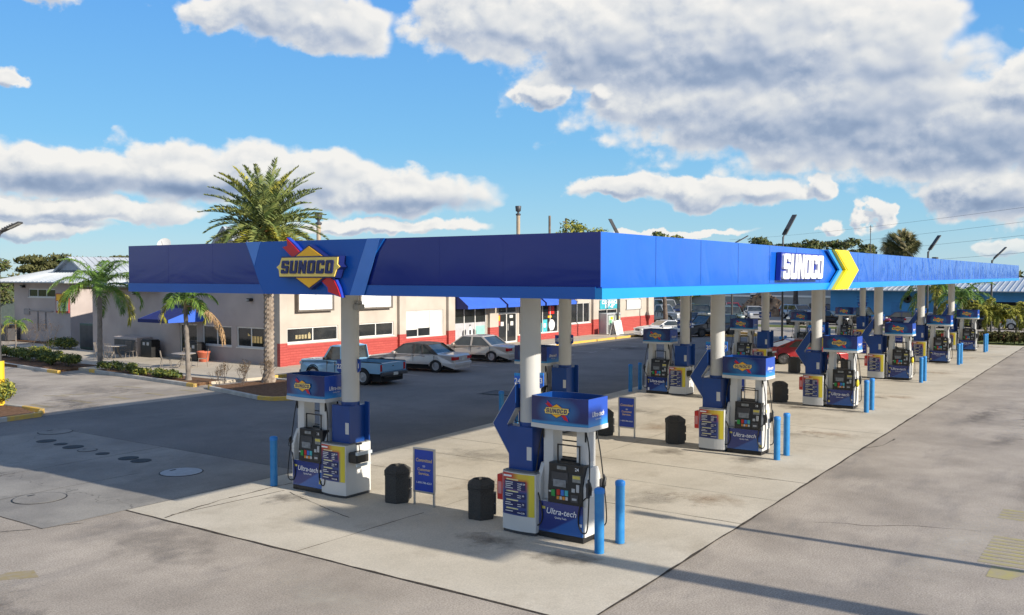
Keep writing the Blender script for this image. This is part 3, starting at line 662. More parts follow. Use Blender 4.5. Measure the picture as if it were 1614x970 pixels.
# ------------------------------------------------------------------ fuel dispensers
def dispenser():
    t = thing('fuel_dispenser', 'x', 'fuel pump', group='fuel pumps on the islands')
    a = MB(); a.box((-.31,-.50,0),(.31,.50,.11)); a.build('plinth', m_black, t, bevel=.01)
    a = MB(); a.box((-.30,-.47,.11),(.30,.49,.70)); a.build('cabinet', m_white, t, bevel=.01)
    for s in (-1, 1):
        a = MB(); a.box((s*.302,-.485,.115),(s*.315,.49,.695)); p = a.build('lower_panel', m_lower, t)
        a = MB(); a.text('Ultra-tech', .16, (s*.318,-.02 if s < 0 else .02,.52), '-x' if s < 0 else '+x', 0, bold=.008, shear=.22, width=.66)
        a.text('Quality Fuels', .05, (s*.318,.0,.41), '-x' if s < 0 else '+x', 0, bold=.01); a.build('lettering', m_wtext, p)
        # black head with screen, keypad and card slots
        y0, y1 = (-.49, .27) if s < 0 else (-.27, .49)
        a = MB(); a.prism([(s*.10,.70),(s*.335,.70),(s*.335,.98),(s*.30,1.30),(s*.30,1.46),(s*.10,1.46)], 'y', y0, y1)
        h = a.build('pump_head', m_black, t, bevel=.012)
        f = '-x' if s < 0 else '+x'; q = 1 if s < 0 else -1      # q: +1 puts y to the viewer's left
        def Y(b): return q*b
        a = MB()
        a.box((s*.322,Y(.20),.99),(s*.300,Y(-.16),1.29),0); a.box((s*.345,Y(.15),1.02),(s*.330,Y(-.13),1.155),1); a.box((s*.318,Y(.08),1.345),(s*.302,Y(-.12),1.41),2)
        a.box((s*.318,Y(-.26),1.05),(s*.300,Y(-.44),1.27),2); a.box((s*.322,Y(-.27),1.20),(s*.318,Y(-.43),1.26),3)
        a.build('display', [m_dgrey, m_screen, mat('grey_display', (.20,.21,.21), .3, var=.3, scale=12), mat('sticker_yellow', (.6,.5,.1), .5)], h)
        a = MB()
        for k, c in enumerate((0, 1, 2)): a.box((s*.347,Y(.07-k*.09),.86),(s*.335,Y(.0-k*.09),.965),c)
        for k in range(4): a.box((s*.347,Y(.07-k*.065),.78),(s*.335,Y(.02-k*.065),.84),(3,4,3,4)[k])
        a.box((s*.347,Y(.19),.83),(s*.335,Y(.11),.95),5); a.box((s*.345,Y(.25),.90),(s*.335,Y(.20),.93),4)
        a.build('grade_buttons', [m_red, m_bluebtn, mat('teal_button', (.05,.35,.40), .4), mat('orange_button', (.65,.25,.03), .4), mat('pale_button', (.5,.5,.5), .4), m_green], h)
        a = MB(); a.box((s*.345,Y(-.24),.76),(s*.330,Y(-.40),.90),0); a.box((s*.350,Y(-.27),.80),(s*.345,Y(-.37),.84),1)
        a.box((s*.345,Y(-.26),.95),(s*.332,Y(-.33),1.02),1); a.box((s*.320,Y(-.36),.96),(s*.345,Y(-.42),1.10),1); a.build('card_reader', [m_dgrey, m_lgrey], h)
        # rack frame standing on the head
        a = MB(); r = .012
        pts = [(s*.22,Y(.12),1.46),(s*.22,Y(.12),1.80),(s*.22,Y(-.36),1.80),(s*.22,Y(-.36),1.46)]
        for p_, q_ in zip(pts, pts[1:]): a.box((p_[0]-r,min(p_[1],q_[1])-r,min(p_[2],q_[2])-r),(p_[0]+r,max(p_[1],q_[1])+r,max(p_[2],q_[2])+r))
        a.box((s*.22-r,Y(.12),1.47),(s*.22+r,Y(-.36),1.49)); a.build('rack_frame', m_black, t)
    for s in (-1, 1):
        # the two uprights and the bulged white sides that hold the nozzles
        a = MB(); y = s*.37
        a.box((-.17,y-.115,.70),(.17,y+.115,2.13)); a.build('post', m_white, t, bevel=.02)
        a = MB(); a.box((-.10,s*.486-.003,1.5),(.10,s*.486+.003,2.08)); 
        a.build('post_cover', m_lgrey, t)
        a = MB(); yo = s*.49
        prof = [(-.30,.70),(.30,.70),(.30,1.05),(.24,1.22),(.15,1.40),(-.15,1.40),(-.24,1.22),(-.30,1.05)]
        a.prism(prof, 'y', s*.465, s*.545); a.prism([(-.30,.115),(.30,.115),(.30,.70),(-.30,.70)], 'y', s*.49, s*.525); a.build('side_panel', m_white, t, bevel=.015)
        for e in (-1, 1):
            nx, ny = e*.25, s*.56
            a = MB(); a.box((nx-.045,ny-.03,.86),(nx+.045,ny+.03,1.14)); hb = a.build('nozzle_boot', m_dgrey, t, bevel=.01)
            a = MB(); a.tube([(nx,ny+s*.05,.92),(nx,ny+s*.055,1.05),(nx+e*.05,ny+s*.06,1.15),(nx+e*.04,ny+s*.03,1.22)], [.028,.034,.03,.016], 8)
            a.tube([(nx,ny+s*.06,.98),(nx+e*.075,ny+s*.06,1.0),(nx+e*.075,ny+s*.06,1.10)], .008, 5); a.build('nozzle', m_black, hb)
            a = MB(); P0 = Vector((e*.19, s*.47, 2.14)); pts = []
            ctl = [P0, Vector((e*.20, s*.56, 1.7)), Vector((e*.27, s*.60, 1.1)), Vector((e*.34, s*.62, .55)), Vector((e*.36, s*.60, .26)), Vector((e*.33, s*.48, .22)), Vector((e*.33, s*.40, .40)), Vector((e*.34, s*.46, .75)), Vector((nx, ny+s*.05, .93))]
            for i in range(len(ctl)-1):
                p0 = ctl[max(i-1,0)]; p1 = ctl[i]; p2 = ctl[i+1]; p3 = ctl[min(i+2,len(ctl)-1)]
                for k in range(5):
                    u = k/5; pts.append(.5*((2*p1)+(p2-p0)*u+(2*p0-5*p1+4*p2-p3)*u*u+(3*p1-p0-3*p2+p3)*u**3))
            pts.append(ctl[-1]); a.tube(pts, .013, 6); a.cyl(P0+Vector((0,0,-.25)), P0+Vector((0,.0,0)), .016, n=8); a.build('hose', m_rubber, t)
    # printed sign box on top, bowed front and open above
    hw = .63; arc = []
    for i in range(13):
        y = -hw + 2*hw*i/12; arc.append((-.36-.075*(1-(y/hw)**2), y))
    def ring(z0, z1, off, th, name, m, ms):
        a = MB(); n = len(arc)
        out = [(x-off, y*(1+off/hw)) for x, y in arc] + [(-x+off, y*(1+off/hw)) for x, y in arc[::-1]]
        inn = [(x*(1-th/.36), y*(1-th/hw)) for x, y in arc] + [(-x*(1-th/.36), y*(1-th/hw)) for x, y in arc[::-1]]
        N_ = len(out); v = [(*p,z0) for p in out]+[(*p,z1) for p in out]+[(*p,z1) for p in inn]+[(*p,z0) for p in inn]
        for i in range(N_):
            j = (i+1) % N_; end = i in (n-1, N_-1)
            a.add(v, [(i,i+N_,j+N_,j)], 1 if end else 0, not end); a.add(v, [(i+N_,i+2*N_,j+2*N_,j+N_),(i+2*N_,i+3*N_,j+3*N_,j+2*N_),(i+3*N_,i,j,j+3*N_)], 2)
        return a.build(name, [m, ms, m_navy], t)
    va = ring(2.20, 2.72, 0, .02, 'valance', m_valance, m_valside)
    a = MB(); sil = arc + [(-x, y) for x, y in arc[::-1]]; a.prism([(x*1.02, y*1.015) for x, y in sil], 'z', 2.115, 2.199); a.build('valance_trim', m_white, t)
    a = MB(); a.box((-.3,-.55,2.2),(.3,.55,2.28)); a.build('valance_tray', m_lgrey, t)
    for Mx, s in ((FACE_NX, -1), (FACE_PX, 1)):
        a = MB(); a.X = Matrix.Translation((s*.437, s*-.01, 2.47)) @ Mx; emblem(a, .56, 0, .012); a.build('emblem', EM, va)
    a = MB(); a.text('Ultra-tech', .13, (0,-hw-.004,2.42), '-y', 0, bold=.02, shear=.2, width=.44); a.text('Quality Fuels', .04, (0,-hw-.004,2.33), '-y', 0)
    a.text('Ultra-tech', .13, (0,hw+.004,2.42), '+y', 0, bold=.02, shear=.2, width=.44); a.build('lettering', m_wtext, va)
    return t
disp0 = dispenser()
ROWN = ['nearest', 'second', 'third', 'fourth', 'fifth', 'farthest']
ISL = {'R': 'right-hand row', 'L': 'left-hand row near the store'}
def fp(num, i, side): return f"blue and white fuel pump numbered {num}, {ROWN[i]} of the {ISL[side]}"
first = True
for i, (u, dv) in enumerate(zip(UC, DV)):
    n = 24-4*i
    for side, v in (('R', 1.94), ('L', 8.86)):
        num = n if side == 'R' else n-2
        o = disp0 if first else copy_tree(disp0)
        first = False
        o.location = (u, vv(i,v), -.02); o['label'] = fp(num, i, side)
        a = MB(); a.text(str(num), .085, (-.322,-.36,1.375), '-x', 0, bold=.015); 
        a.text(str(num-1), .085, (.322,.36,1.375), '+x', 0, bold=.015); a.build('pump_number', m_wtext, o)
        rk = random.Random(num*7); a = MB()
        for q in range(4):
            yy = rk.choice((-.44, .38)) + rk.uniform(-.03,.03); zz = rk.uniform(.16,.62) if q < 2 else rk.uniform(.72,1.25); w_, h_ = rk.uniform(.025,.05), rk.uniform(.02,.06)
            if q < 2: a.box((-.3175,yy-w_,zz-h_),(-.3152,yy+w_,zz+h_), q)
            else: xx = rk.uniform(-.2,.2); a.box((xx-w_,-.5485,zz-h_),(xx+w_,-.5452,zz+h_), q-2)
        a.build('sticker', [m_wtext, mat('sticker_yellow', (.6,.5,.1), .5)], o)
        if side == 'R' and i in (2, 3):
            a = MB(); a.ball((-.26,-.63,.98), (.085,.06,.15), 0, 9, 7); a.build('nozzle_bag', mat('yellow_bag', (.75,.60,.03), .5, var=.2, scale=14), o)
# ------------------------------------------------------------------ price cabinets round the columns
def cabinet():
    t = thing('price_cabinet', 'x', 'cabinet', group='price cabinets round the columns')
    def plan(g, d):
        pts = []
        for i in range(9):
            y = -.39+g + (.78-2*g)*i/8; pts.append((-.40-d-.05*(1-(y/.39)**2), y))
        return pts + [(.40+d+.05*(1-(y/.39)**2), y) for y in [(.39-g)-(.78-2*g)*i/8 for i in range(9)]]
    a = MB(); a.prism(plan(0, 0), 'z', .06, 1.19); a.build('body', m_white, t, bevel=.01)
    a = MB(); a.prism(plan(.015, -.02), 'z', 0, .06); a.build('plinth', m_dgrey, t)
    a = MB(); a.prism(plan(.01, -.01), 'z', 1.19, 1.215); a.build('top', mat('cabinet_top', (.16,.17,.18), .5), t)
    for s in (-1, 1):
        pl = []
        for i in range(9):
            y = -.37+.74*i/8; pl.append((s*(.406+.05*(1-(y/.39)**2)), y))
        a = MB(); v = [(x,y,.36) for x,y in pl]+[(x,y,1.17) for x,y in pl]+[(x-s*.02,y,1.17) for x,y in pl]+[(x-s*.02,y,.36) for x,y in pl]
        a.add(v, [(k*9+i,k*9+i+1,((k+1)%4)*9+i+1,((k+1)%4)*9+i) for k in range(4) for i in range(8)]); 
        b = a.build('menu_board', m_menu, t)
        a = MB(); X = s*.463; q = 1 if s < 0 else -1
        def bx(y0, z0, y1, z1, m, e=.0): 
            ym = (abs(y0)+abs(y1))/2; xx = .409+.05*(1-(ym/.39)**2)
            a.box((s*(xx+e),q*y0,z0),(s*(xx-.01),q*y1,z1),m)
        bx(.33,1.10,.02,1.135,1)
        for r_, (zt, zb_) in enumerate(((1.03,.865),(.80,.69),(.63,.53),(.465,.39))):
            for (ya, yb) in ((.30,.1),(.1,-.08),(-.08,-.18)): bx(ya,zb_,yb,zt,0,.008)
            bx(.26,zt+.012,.1,zt+.034,3,.008); bx(.1,zt+.012,-.02,zt+.034,3,.004)
            k = int((zt-zb_)/.04)
            for j in range(k):
                bx(.28,zt-.025-j*.038,.06+.05*((j*7+r_) % 3),zt-.037-j*.038,1,.012); bx(-.01,zt-.04-j*.038,-.09,zt-.05-j*.038,1,.012)
            a.text(['89¢','99¢','79','59'][r_] if False else ['$1.59','.99','.79','2.00'][r_], .045, (s*.470,q*-.14,zt-.045), '-x' if s < 0 else '+x', 1, bold=.02)
        a.build('price_rows', [mat('menu_navy', (.012,.02,.10), .4), m_wtext, m_red, mat('menu_heading', (.75,.7,.35), .4)], b)
    return t
cab0 = cabinet(); first = True
def ext():
    t = thing('fire_extinguisher_box', 'x', 'extinguisher box', group='red extinguisher boxes on the price cabinets')
    a = MB(); a.box((-.12,0,0),(.12,.14,.50)); a.build('body', m_red, t, bevel=.015)
    a = MB(); a.box((-.124,.03,.12),(-.121,.11,.36)); a.build('label_plate', mat('pink_plate', (.6,.25,.25), .5), t)
    a = MB(); a.box((-.05,.14,.2),(.05,.155,.28)); a.build('latch', m_steel, t)
    return t
def wipe():
    t = thing('squeegee_bin', 'x', 'squeegee bin', group='windscreen wash bins on the left-hand cabinets')
    a = MB(); a.prism([(-.18,.0),(-.24,.26),(.18,.26),(.18,0)], 'x', -.20, .20) if False else a.box((-.20,-.26,0),(.20,0,.24)); a.build('body', m_black, t, bevel=.03)
    a = MB(); a.box((-.23,-.33,.20),(.23,-.262,.27)); a.box((-.22,-.30,-.06),(.22,-.262,.0)); a.build('towel_tray', mat('cloudy_plastic', (.45,.50,.52), .25), t)
    a = MB(); a.tube([(.05,-.12,.2),(.0,-.14,.42)], .012, 6); a.box((-.08,-.16,.40),(.08,-.12,.44)); a.build('squeegee', m_dgrey, t)
    return t
ex0, wp0 = ext(), wipe()
for i, (u, dv) in enumerate(zip(UC, DV)):
    for side, v in (('R', 2.84), ('L', 8.0)):
        o = cab0 if first else copy_tree(cab0); first_was = first; first = False
        o.location = (u+(.0 if side == 'R' else .08), vv(i,v), -.02)
        o['label'] = f"white cabinet with yellow price menu, {ROWN[i]} of the {ISL[side]}"
        if side == 'R':
            e = ex0 if i == 0 else copy_tree(ex0); e.location = (u-.27, vv(i,v)+.393, .58); e['label'] = f"red extinguisher box on the {ROWN[i]} price cabinet of the right-hand row"
        else:
            e = wp0 if i == 0 else copy_tree(wp0); e.location = (u-.05, vv(i,v)-.393, .78); e['label'] = f"black squeegee bin on the {ROWN[i]} price cabinet of the left-hand row"
# ------------------------------------------------------------------ bollards, bins, placards
def bollard():
    t = thing('bollard', 'x', 'bollard', group='blue bollards at the island ends')
    a = MB(); a.lathe([(.088,0),(.088,1.09)], (0,0,0), 18); a.build('post', m_bblue, t)
    a = MB(); a.lathe([(.094,1.09),(.096,1.14),(.088,1.17),(.06,1.185),(.01,1.19)], (0,0,0), 18); a.build('cap', m_bcap, t)
    return t
bo0 = bollard(); k = 0
for i, (u, dv) in enumerate(zip(UC, DV)):
    for v, du, w in ((.93, (-.61, .17), 'R'), (9.98, (-.35, .55), 'L')):
        for d, fb in zip(du, ('near', 'far')):
            o = bo0 if k == 0 else copy_tree(bo0); k += 1
            o.location = (u+d-(.25 if i > 1 and w == 'R' else 0), vv(i,v), -.022)
            o['label'] = f"{fb} bollard of the blue pair at the {ROWN[i]} pump, {ISL[w]}"
def bin_():
    t = thing('trash_bin', 'x', 'trash bin', group='black hexagonal trash bins on the islands')
    a = MB(); a.lathe([(.29,0),(.30,.05),(.30,.60),(.315,.605),(.315,.64)], (0,0,0), 6, smooth=False); a.build('body', m_aggr, t)
    a = MB(); a.lathe([(.315,.648),(.315,.72),(.20,.80),(.165,.815),(.15,.79),(.13,.70)], (0,0,0), 6, smooth=False); a.build('lid', m_aggr, t); a = MB(); a.lathe([(.13,.702),(.02,.703)], (0,0,0), 6); a.build('opening', m_rubber, t)
    a = MB()
    for z in (.08,.32): a.box((-.09,-.31,z),(.09,-.262,z+.20))
    a.build('towel_holder', m_dgrey, t)
    return t
def placard():
    t = thing('placard', 'x', 'sign', group='blue customer service placards')
    a = MB()
    for s in (-1, 1): a.box((-.02,s*.27-.02,0),(.02,s*.27+.02,.30)); 
    a.box((-.02,-.30,.28),(.02,.30,.32)); a.box((-.02,-.30,1.22),(.02,.30,1.26)); a.box((-.02,-.30,.32),(.02,-.26,1.22)); a.box((-.02,.26,.32),(.02,.30,1.22)); a.build('frame', m_steel, t)
    a = MB(); a.box((-.012,-.26,.32),(.012,.26,1.22)); b = a.build('panel', mat('placard_blue', (.010,.055,.40), .35), t)
    a = MB()
    for f, s in (('-x', -1), ('+x', 1)):
        a.text('C', .17, (s*.015,-s*-.17 if s < 0 else .17*-1,1.02), f, 1, bold=.01, shear=.3) if False else a.text('Committed', .105, (s*.015,0,.99), f, 1, bold=.015, width=.44, shear=.15)
        a.text('to', .08, (s*.015,0,.87), f, 0, bold=.01); a.text('Customer', .085, (s*.015,0,.79), f, 1, bold=.015, width=.36); a.text('Service.', .085, (s*.015,0,.70), f, 1, bold=.015, width=.30)
        a.text('1-800-786-6261', .06, (s*.015,0,.50), f, 0, bold=.015, width=.42)
    a.build('lettering', [m_wtext, m_ytext], b)
    return t
bi0, pl0 = bin_(), placard()
for i, (u, dv) in enumerate(zip(UC, DV)):
    for j, (v, w) in enumerate(((4.17, 'right'), (6.53, 'left'))):
        o = bi0 if (i == 0 and j == 0) else copy_tree(bi0); o.location = (u+(.2 if j else .15), vv(i,v), -.022); o.rotation_euler = (0,0,R(34 + (i*7) % 12))
        o['label'] = f"black hexagonal trash bin, the {w} one of the pair on the {ROWN[i]} island"
    o = pl0 if i == 0 else copy_tree(pl0); o.location = (u+.22, vv(i,5.77), -.022); o.rotation_euler = (0,0,R(random.uniform(-3,3)))
    o['label'] = f"blue customer service placard on two legs on the {ROWN[i]} island"
# ------------------------------------------------------------------ store
def brickmat():
    m = bpy.data.materials.new('red_painted_brick'); m.use_nodes = True; nt = m.node_tree; b = nt.nodes['Principled BSDF']; b.inputs['Roughness'].default_value = .7
    g = nt.nodes.new('ShaderNodeNewGeometry'); sp = nt.nodes.new('ShaderNodeSeparateXYZ'); cb = nt.nodes.new('ShaderNodeCombineXYZ')
    ad = nt.nodes.new('ShaderNodeMath'); nt.links.new(g.outputs['Position'], sp.inputs[0]); nt.links.new(sp.outputs[0], ad.inputs[0]); nt.links.new(sp.outputs[1], ad.inputs[1])
    nt.links.new(ad.outputs[0], cb.inputs[0]); nt.links.new(sp.outputs[2], cb.inputs[1])
    br = nt.nodes.new('ShaderNodeTexBrick'); br.inputs['Color1'].default_value = (.36,.055,.047,1); br.inputs['Color2'].default_value = (.41,.07,.057,1); br.inputs['Mortar'].default_value = (.33,.045,.035,1)
    br.inputs['Scale'].default_value = 1; br.inputs['Brick Width'].default_value = .42; br.inputs['Row Height'].default_value = .14; br.inputs['Mortar Size'].default_value = .016
    nt.links.new(cb.outputs[0], br.inputs[0]); nt.links.new(br.outputs[0], b.inputs['Base Color'])
    bp = nt.nodes.new('ShaderNodeBump'); bp.inputs['Strength'].default_value = .6; bp.inputs['Distance'].default_value = .02; bp.invert = True
    nt.links.new(br.outputs[1], bp.inputs['Height']); nt.links.new(bp.outputs[0], b.inputs['Normal']); return m
m_brick = brickmat()
m_beige = mat('stucco_beige', (.39,.345,.295), .85, scale=.9, c2=(.48,.43,.37), detail=8, bump=.25, bscale=30, wpos=True)
m_pink = mat('stucco_pinkish', (.36,.31,.29), .88, scale=.7, c2=(.45,.39,.365), detail=8, bump=.35, bscale=18, wpos=True)
m_brown = mat('brown_pilaster', (.30,.22,.17), .8, var=.12, wpos=True)
m_redp = mat('red_wall_paint', (.38,.055,.047), .7, var=.08, wpos=True)
m_frame = mat('white_window_frame', (.62,.61,.58), .45, var=.05)
m_glass = mat('dark_window_glass', (.012,.014,.016), .06, scale=.6, c2=(.035,.038,.04), spec=.9, wpos=True)
m_blind = mat('white_blind', (.60,.60,.57), .7, var=.05)
m_awn = mat('awning_blue_canvas', (.03,.11,.55), .75, var=.08, scale=2)
m_awnd = mat('awning_navy_and_shade', (.01,.02,.14), .75)  # navy awning ends, and the shade painted on the entrance awning's slope
m_metal_roof = mat('white_metal_roof', (.40,.43,.46), .35, var=.10, scale=.5, wpos=True)
m_soffit = mat('brown_soffit', (.16,.11,.08), .8)

def wall(mb, ax, pos, th, a0, a1, z0, z1, ops, m=0):
    """wall along ax ('x' or 'y') at pos..pos+th with rectangular openings ops = [(a, b, zlo, zhi)]"""
    cuts = sorted({a0, a1, *[o[0] for o in ops], *[o[1] for o in ops]})
    for c0, c1 in zip(cuts, cuts[1:]):
        hs = sorted([(o[2], o[3]) for o in ops if o[0] <= c0+1e-6 and o[1] >= c1-1e-6])
        z = z0
        for lo, hi in hs + [(z1, z1)]:
            if lo > z + 1e-4:
                if ax == 'x': mb.box((c0,pos,z),(c1,pos+th,lo),m)
                else: mb.box((pos,c0,z),(pos+th,c1,lo),m)
            z = max(z, hi)
def window(parent, ax, pos, a, b, z0, z1, n, blinds=(), name='window', gm=None, fr=.07, zbl=None):
    f = MB(); d0, d1 = pos+.04, pos+.12
    def bx(mb, p, q, r, s_, dd=(d0, d1), m=0):
        if ax == 'x': mb.box((p,dd[0],r),(q,dd[1],s_),m)
        else: mb.box((dd[0],p,r),(dd[1],q,s_),m)
    bx(f,a,b,z0,z0+fr); bx(f,a,b,z1-fr,z1)
    for i in range(n+1):
        c = a+fr/2+(b-a-fr)*i/n; bx(f,c-fr/2,c+fr/2,z0+fr,z1-fr,(d0+.002,d1-.002))
    if name == 'window': bx(f,a-.04,b+.04,z0-.06,z0-.002,(pos-.04,pos+.12))
    w = f.build(name, m_frame, parent)
    g = MB(); 
    bx(g,a+.01,b-.01,z0+.02,z1-.02,(pos+.085,pos+.10)); g.build('pane', gm or m_glass, w)
    for i in blinds:
        g = MB(); c0 = a+fr/2+(b-a-fr)*i/n; c1 = a+fr/2+(b-a-fr)*(i+1)/n
        zz = (zbl or {}).get(i, z0+fr); bx(g,c0+fr/2,c1-fr/2,zz,z1-fr,(pos+.075,pos+.084)); g.build('blind', m_blind, w)
    return w
FV = 31.5; HT = 5.2; GZ = .10
store = thing('store_building', 'long single-storey beige convenience store with red brick base and blue awnings', 'store', (0,0,0))
ops = [(21.3,25.1,1.30,2.13),(26.7,29.8,1.32,2.15),(30.85,34.6,1.06,2.76),(35.65,39.4,.50,2.85),(40.6,43.15,.12,2.85),(43.4,48.8,.58,2.85),(50.7,53.7,1.12,2.78),(54.85,58.4,1.45,2.12)]
a = MB(); wall(a, 'x', FV, .3, 20.7, 64.9, GZ-.1, HT, ops, 0)
a.box((20.7,FV+.3,GZ-.1),(20.98,FV+.302,HT)); 
w_ = a.build('front_wall', m_beige, store)
sops = [(32.9,35.3,.98,2.12),(35.75,38.35,.98,2.12),(38.85,40.5,.10,2.15)]
a = MB(); wall(a, 'y', 21.0, .3, FV+.302, 49.7, GZ-.1, 4.35, sops, 0); a.box((21.0,FV+.302,4.35),(21.3,45,HT)); a.box((21.3,49.4,0),(34,49.7,4.35)); a.build('side_wall', m_pink, store)
a = MB(); a.box((21.3,FV+.31,HT-.3),(64.6,44,HT-.1)); a.box((64.6,FV+.31,0),(64.9,50,HT)); a.box((21.3,44,4.0),(64.9,50,4.3)); a.build('flat_roof', m_lgrey, store)
a = MB(); a.box((20.62,FV-.12,HT),(64.98,FV+.42,HT+.12)); a.box((20.62,FV+.42,HT),(21.4,45,HT+.12)); a.build('coping', m_frame, store)
for (p, q) in ((20.62,21.12),(30.12,30.72),(34.92,35.6),(39.5,40.52),(53.9,54.75),(58.5,59.3),(63.9,64.98)):
    a = MB(); a.box((p,FV-.22,1.34),(q,FV-.001,HT-.003),0); a.box((p-.01,FV-.23,GZ),(q+.01,FV-.001,1.34),1); a.build('pilaster', [m_beige, m_brick], store)
for (p, q, z) in ((21.13,30.11,1.20),(30.73,34.91,1.04),(43.2,50.2,.56),(50.2,53.89,1.05),(54.76,58.49,1.33),(59.31,63.89,1.33)):
    a = MB(); a.box((p,FV-.05,GZ),(q,FV-.001,z-.17),0); a.box((p,FV-.07,z-.17),(q,FV-.001,z),1); a.build('brick_base', [m_brick, m_redp], store)
window(store,'x',FV,21.3,25.1,1.30,2.13,2); window(store,'x',FV,26.7,29.8,1.32,2.15,2)
window(store,'x',FV,30.85,34.6,1.06,2.76,3,(0,1,2),zbl={0:1.55,1:1.62})
g1 = window(store,'x',FV,35.65,39.4,.50,2.85,3); w5 = window(store,'x',FV,50.7,53.7,1.12,2.78,3); g2 = window(store,'x',FV,43.4,48.8,.58,2.85,5); window(store,'x',FV,54.85,58.4,1.45,2.12,2)
dr = window(store,'x',FV,40.6,43.15,.12,2.85,2,name='door',fr=.10)
a = MB(); a.box((40.7,FV+.03,2.2),(43.05,FV+.115,2.32)); a.box((41.75,FV-.02,1.0),(41.79,FV+.02,1.5)); a.box((41.97,FV-.02,1.0),(42.0,FV+.02,1.5)); a.build('door_bars', m_frame, dr)
a = MB()
for (x, z, w, h, m) in ((41.2,1.35,.35,.3,0),(42.4,1.35,.35,.3,0),(42.3,1.9,.4,.2,0)): a.box((x,FV+.07,z),(x+w,FV+.084,z+h),m)
a.build('door_notices', m_blind, dr)
# posters in the glass
a = MB(); a.box((35.75,FV+.068,.58),(39.3,FV+.08,1.75),0); a.box((38.1,FV+.060,.8),(39.25,FV+.067,1.5),1)
cx = 37.6
for sx in (-.75, .55): a.prism([(cx+sx+.17*math.cos(t*.6283)*.8, 1.02+.26*math.sin(t*.6283)) for t in range(10)], 'y', FV+.05, FV+.066, 2)
for sx in (-.55, .4): a.prism([(cx+sx+.10*math.cos(t*.6283)*.8, 1.12+.20*math.sin(t*.6283)) for t in range(10)], 'y', FV+.052, FV+.066, 2)
a.prism([(cx-.3,.80),(cx+.25,.80),(cx+.2,1.1),(cx+.06,1.5),(cx-.1,1.5),(cx-.24,1.1)], 'y', FV+.047, FV+.066, 3); a.box((cx-.72,FV+.045,.76),(cx+.66,FV+.066,.82),3); a.box((cx-.14,FV+.043,.95),(cx+.08,FV+.05,1.25),2); a.ball((cx-.03,FV+.05,1.56),(.07,.01,.08),2)
a.build('race_car_poster', [mat('poster_grey', (.42,.42,.44), .4, var=.1), mat('poster_teal', (.25,.5,.45), .5), m_btext, mat('poster_white', (.7,.7,.7), .4)], g1)
a = MB(); a.box((46.6,FV+.06,.66),(47.3,FV+.08,1.6),1); a.box((45.6,FV+.06,.62),(46.5,FV+.08,1.35),1); a.cyl((44.9,FV+.055,1.15),(44.9,FV+.08,1.15),.38,n=20,m=0); a.cyl((47.95,FV+.055,1.15),(47.95,FV+.08,1.15),.42,n=20,m=0)
a.box((47.5,FV+.06,2.0),(48.3,FV+.08,2.6),2); a.ball((47.9,FV+.06,2.45),(.25,.02,.22),2); a.box((47.4,FV+.058,1.72),(47.9,FV+.08,1.88),3); a.box((46.8,FV+.055,1.0),(47.1,FV+.062,1.3),0); a.box((45.8,FV+.055,.9),(46.2,FV+.062,1.1),0)
a.build('window_posters', [m_wtext, mat('poster_cyan', (.06,.40,.45), .5, var=.4, scale=8), m_red, m_yel], g2)
a = MB(); a.box((40.66,FV+.055,1.4),(41.1,FV+.075,2.15),0); a.box((40.7,FV+.05,1.75),(41.05,FV+.056,2.1),1); a.build('door_poster', [m_redp, m_yel], dr)
# white letter boards high on the wall, their top edge above the canopy line
for (p, q) in ((21.85,24.55),(26.65,29.45)):
    s_ = thing('letter_board', 'blank white letter board high on the store wall, the ' + ('left one nearer the palm' if p < 25 else 'right one'), 'sign board', ((p+q)/2,FV-.001,3.0), group='blank letter boards on the store wall')
    w = (q-p)/2; a = MB(); a.box((-w,-.28,0),(w,-.0,.10)); a.box((-w,-.28,1.2),(w,0,1.3)); a.box((-w,-.28,.10),(-w+.1,0,1.2)); a.box((w-.1,-.28,.10),(w,0,1.2)); a.build('frame', mat('sign_frame_grey', (.14,.12,.10), .5), s_)
    a = MB(); a.box((-w+.1,-.22,.1),(w-.1,-.1,1.2)); 
    for z in (.42,.74): a.box((-w+.1,-.235,z),(w-.1,-.22,z+.025),1)
    a.box((-.02,-.232,.1),(.02,-.22,1.2),1); a.build('face', [m_wtext, m_lgrey], s_)
t = thing('clearance_sign', 'teal sign reading CLEARANCE 17 feet above the ice freezer', 'sign', (56.9,FV-.02,2.5))
a = MB(); a.box((-1.65,-.05,-.36),(1.65,0,.40)); p = a.build('board', mat('sign_teal', (.04,.34,.42), .5), t)
a = MB(); a.text("CLEARANCE", .42, (0,-.056,.20), '-y', 0, bold=.03, width=2.7); a.text("17'-0\"", .42, (0,-.056,-.15), '-y', 0, bold=.03, width=1.6); a.build('lettering', m_wtext, p)
t = thing('small_wall_sign', 'small blank white sign on the store wall near its far corner', 'sign', (61.3,FV-.02,2.4))
a = MB(); a.box((-1.35,-.1,-.38),(1.35,0,.38)); a.build('face', m_blind, t); a = MB(); a.box((-1.42,-.08,-.45),(1.42,-.001,-.381)); a.box((-1.42,-.08,.381),(1.42,-.001,.45)); a.build('frame', m_lgrey, t)
t = thing('ice_freezer', 'grey ice freezer with two glazed doors against the store wall', 'ice freezer', (56.1,FV-.9,GZ))
a = MB(); a.box((-1.2,-.02,0),(1.2,.75,1.72)); a.build('cabinet', m_lgrey, t, bevel=.03)
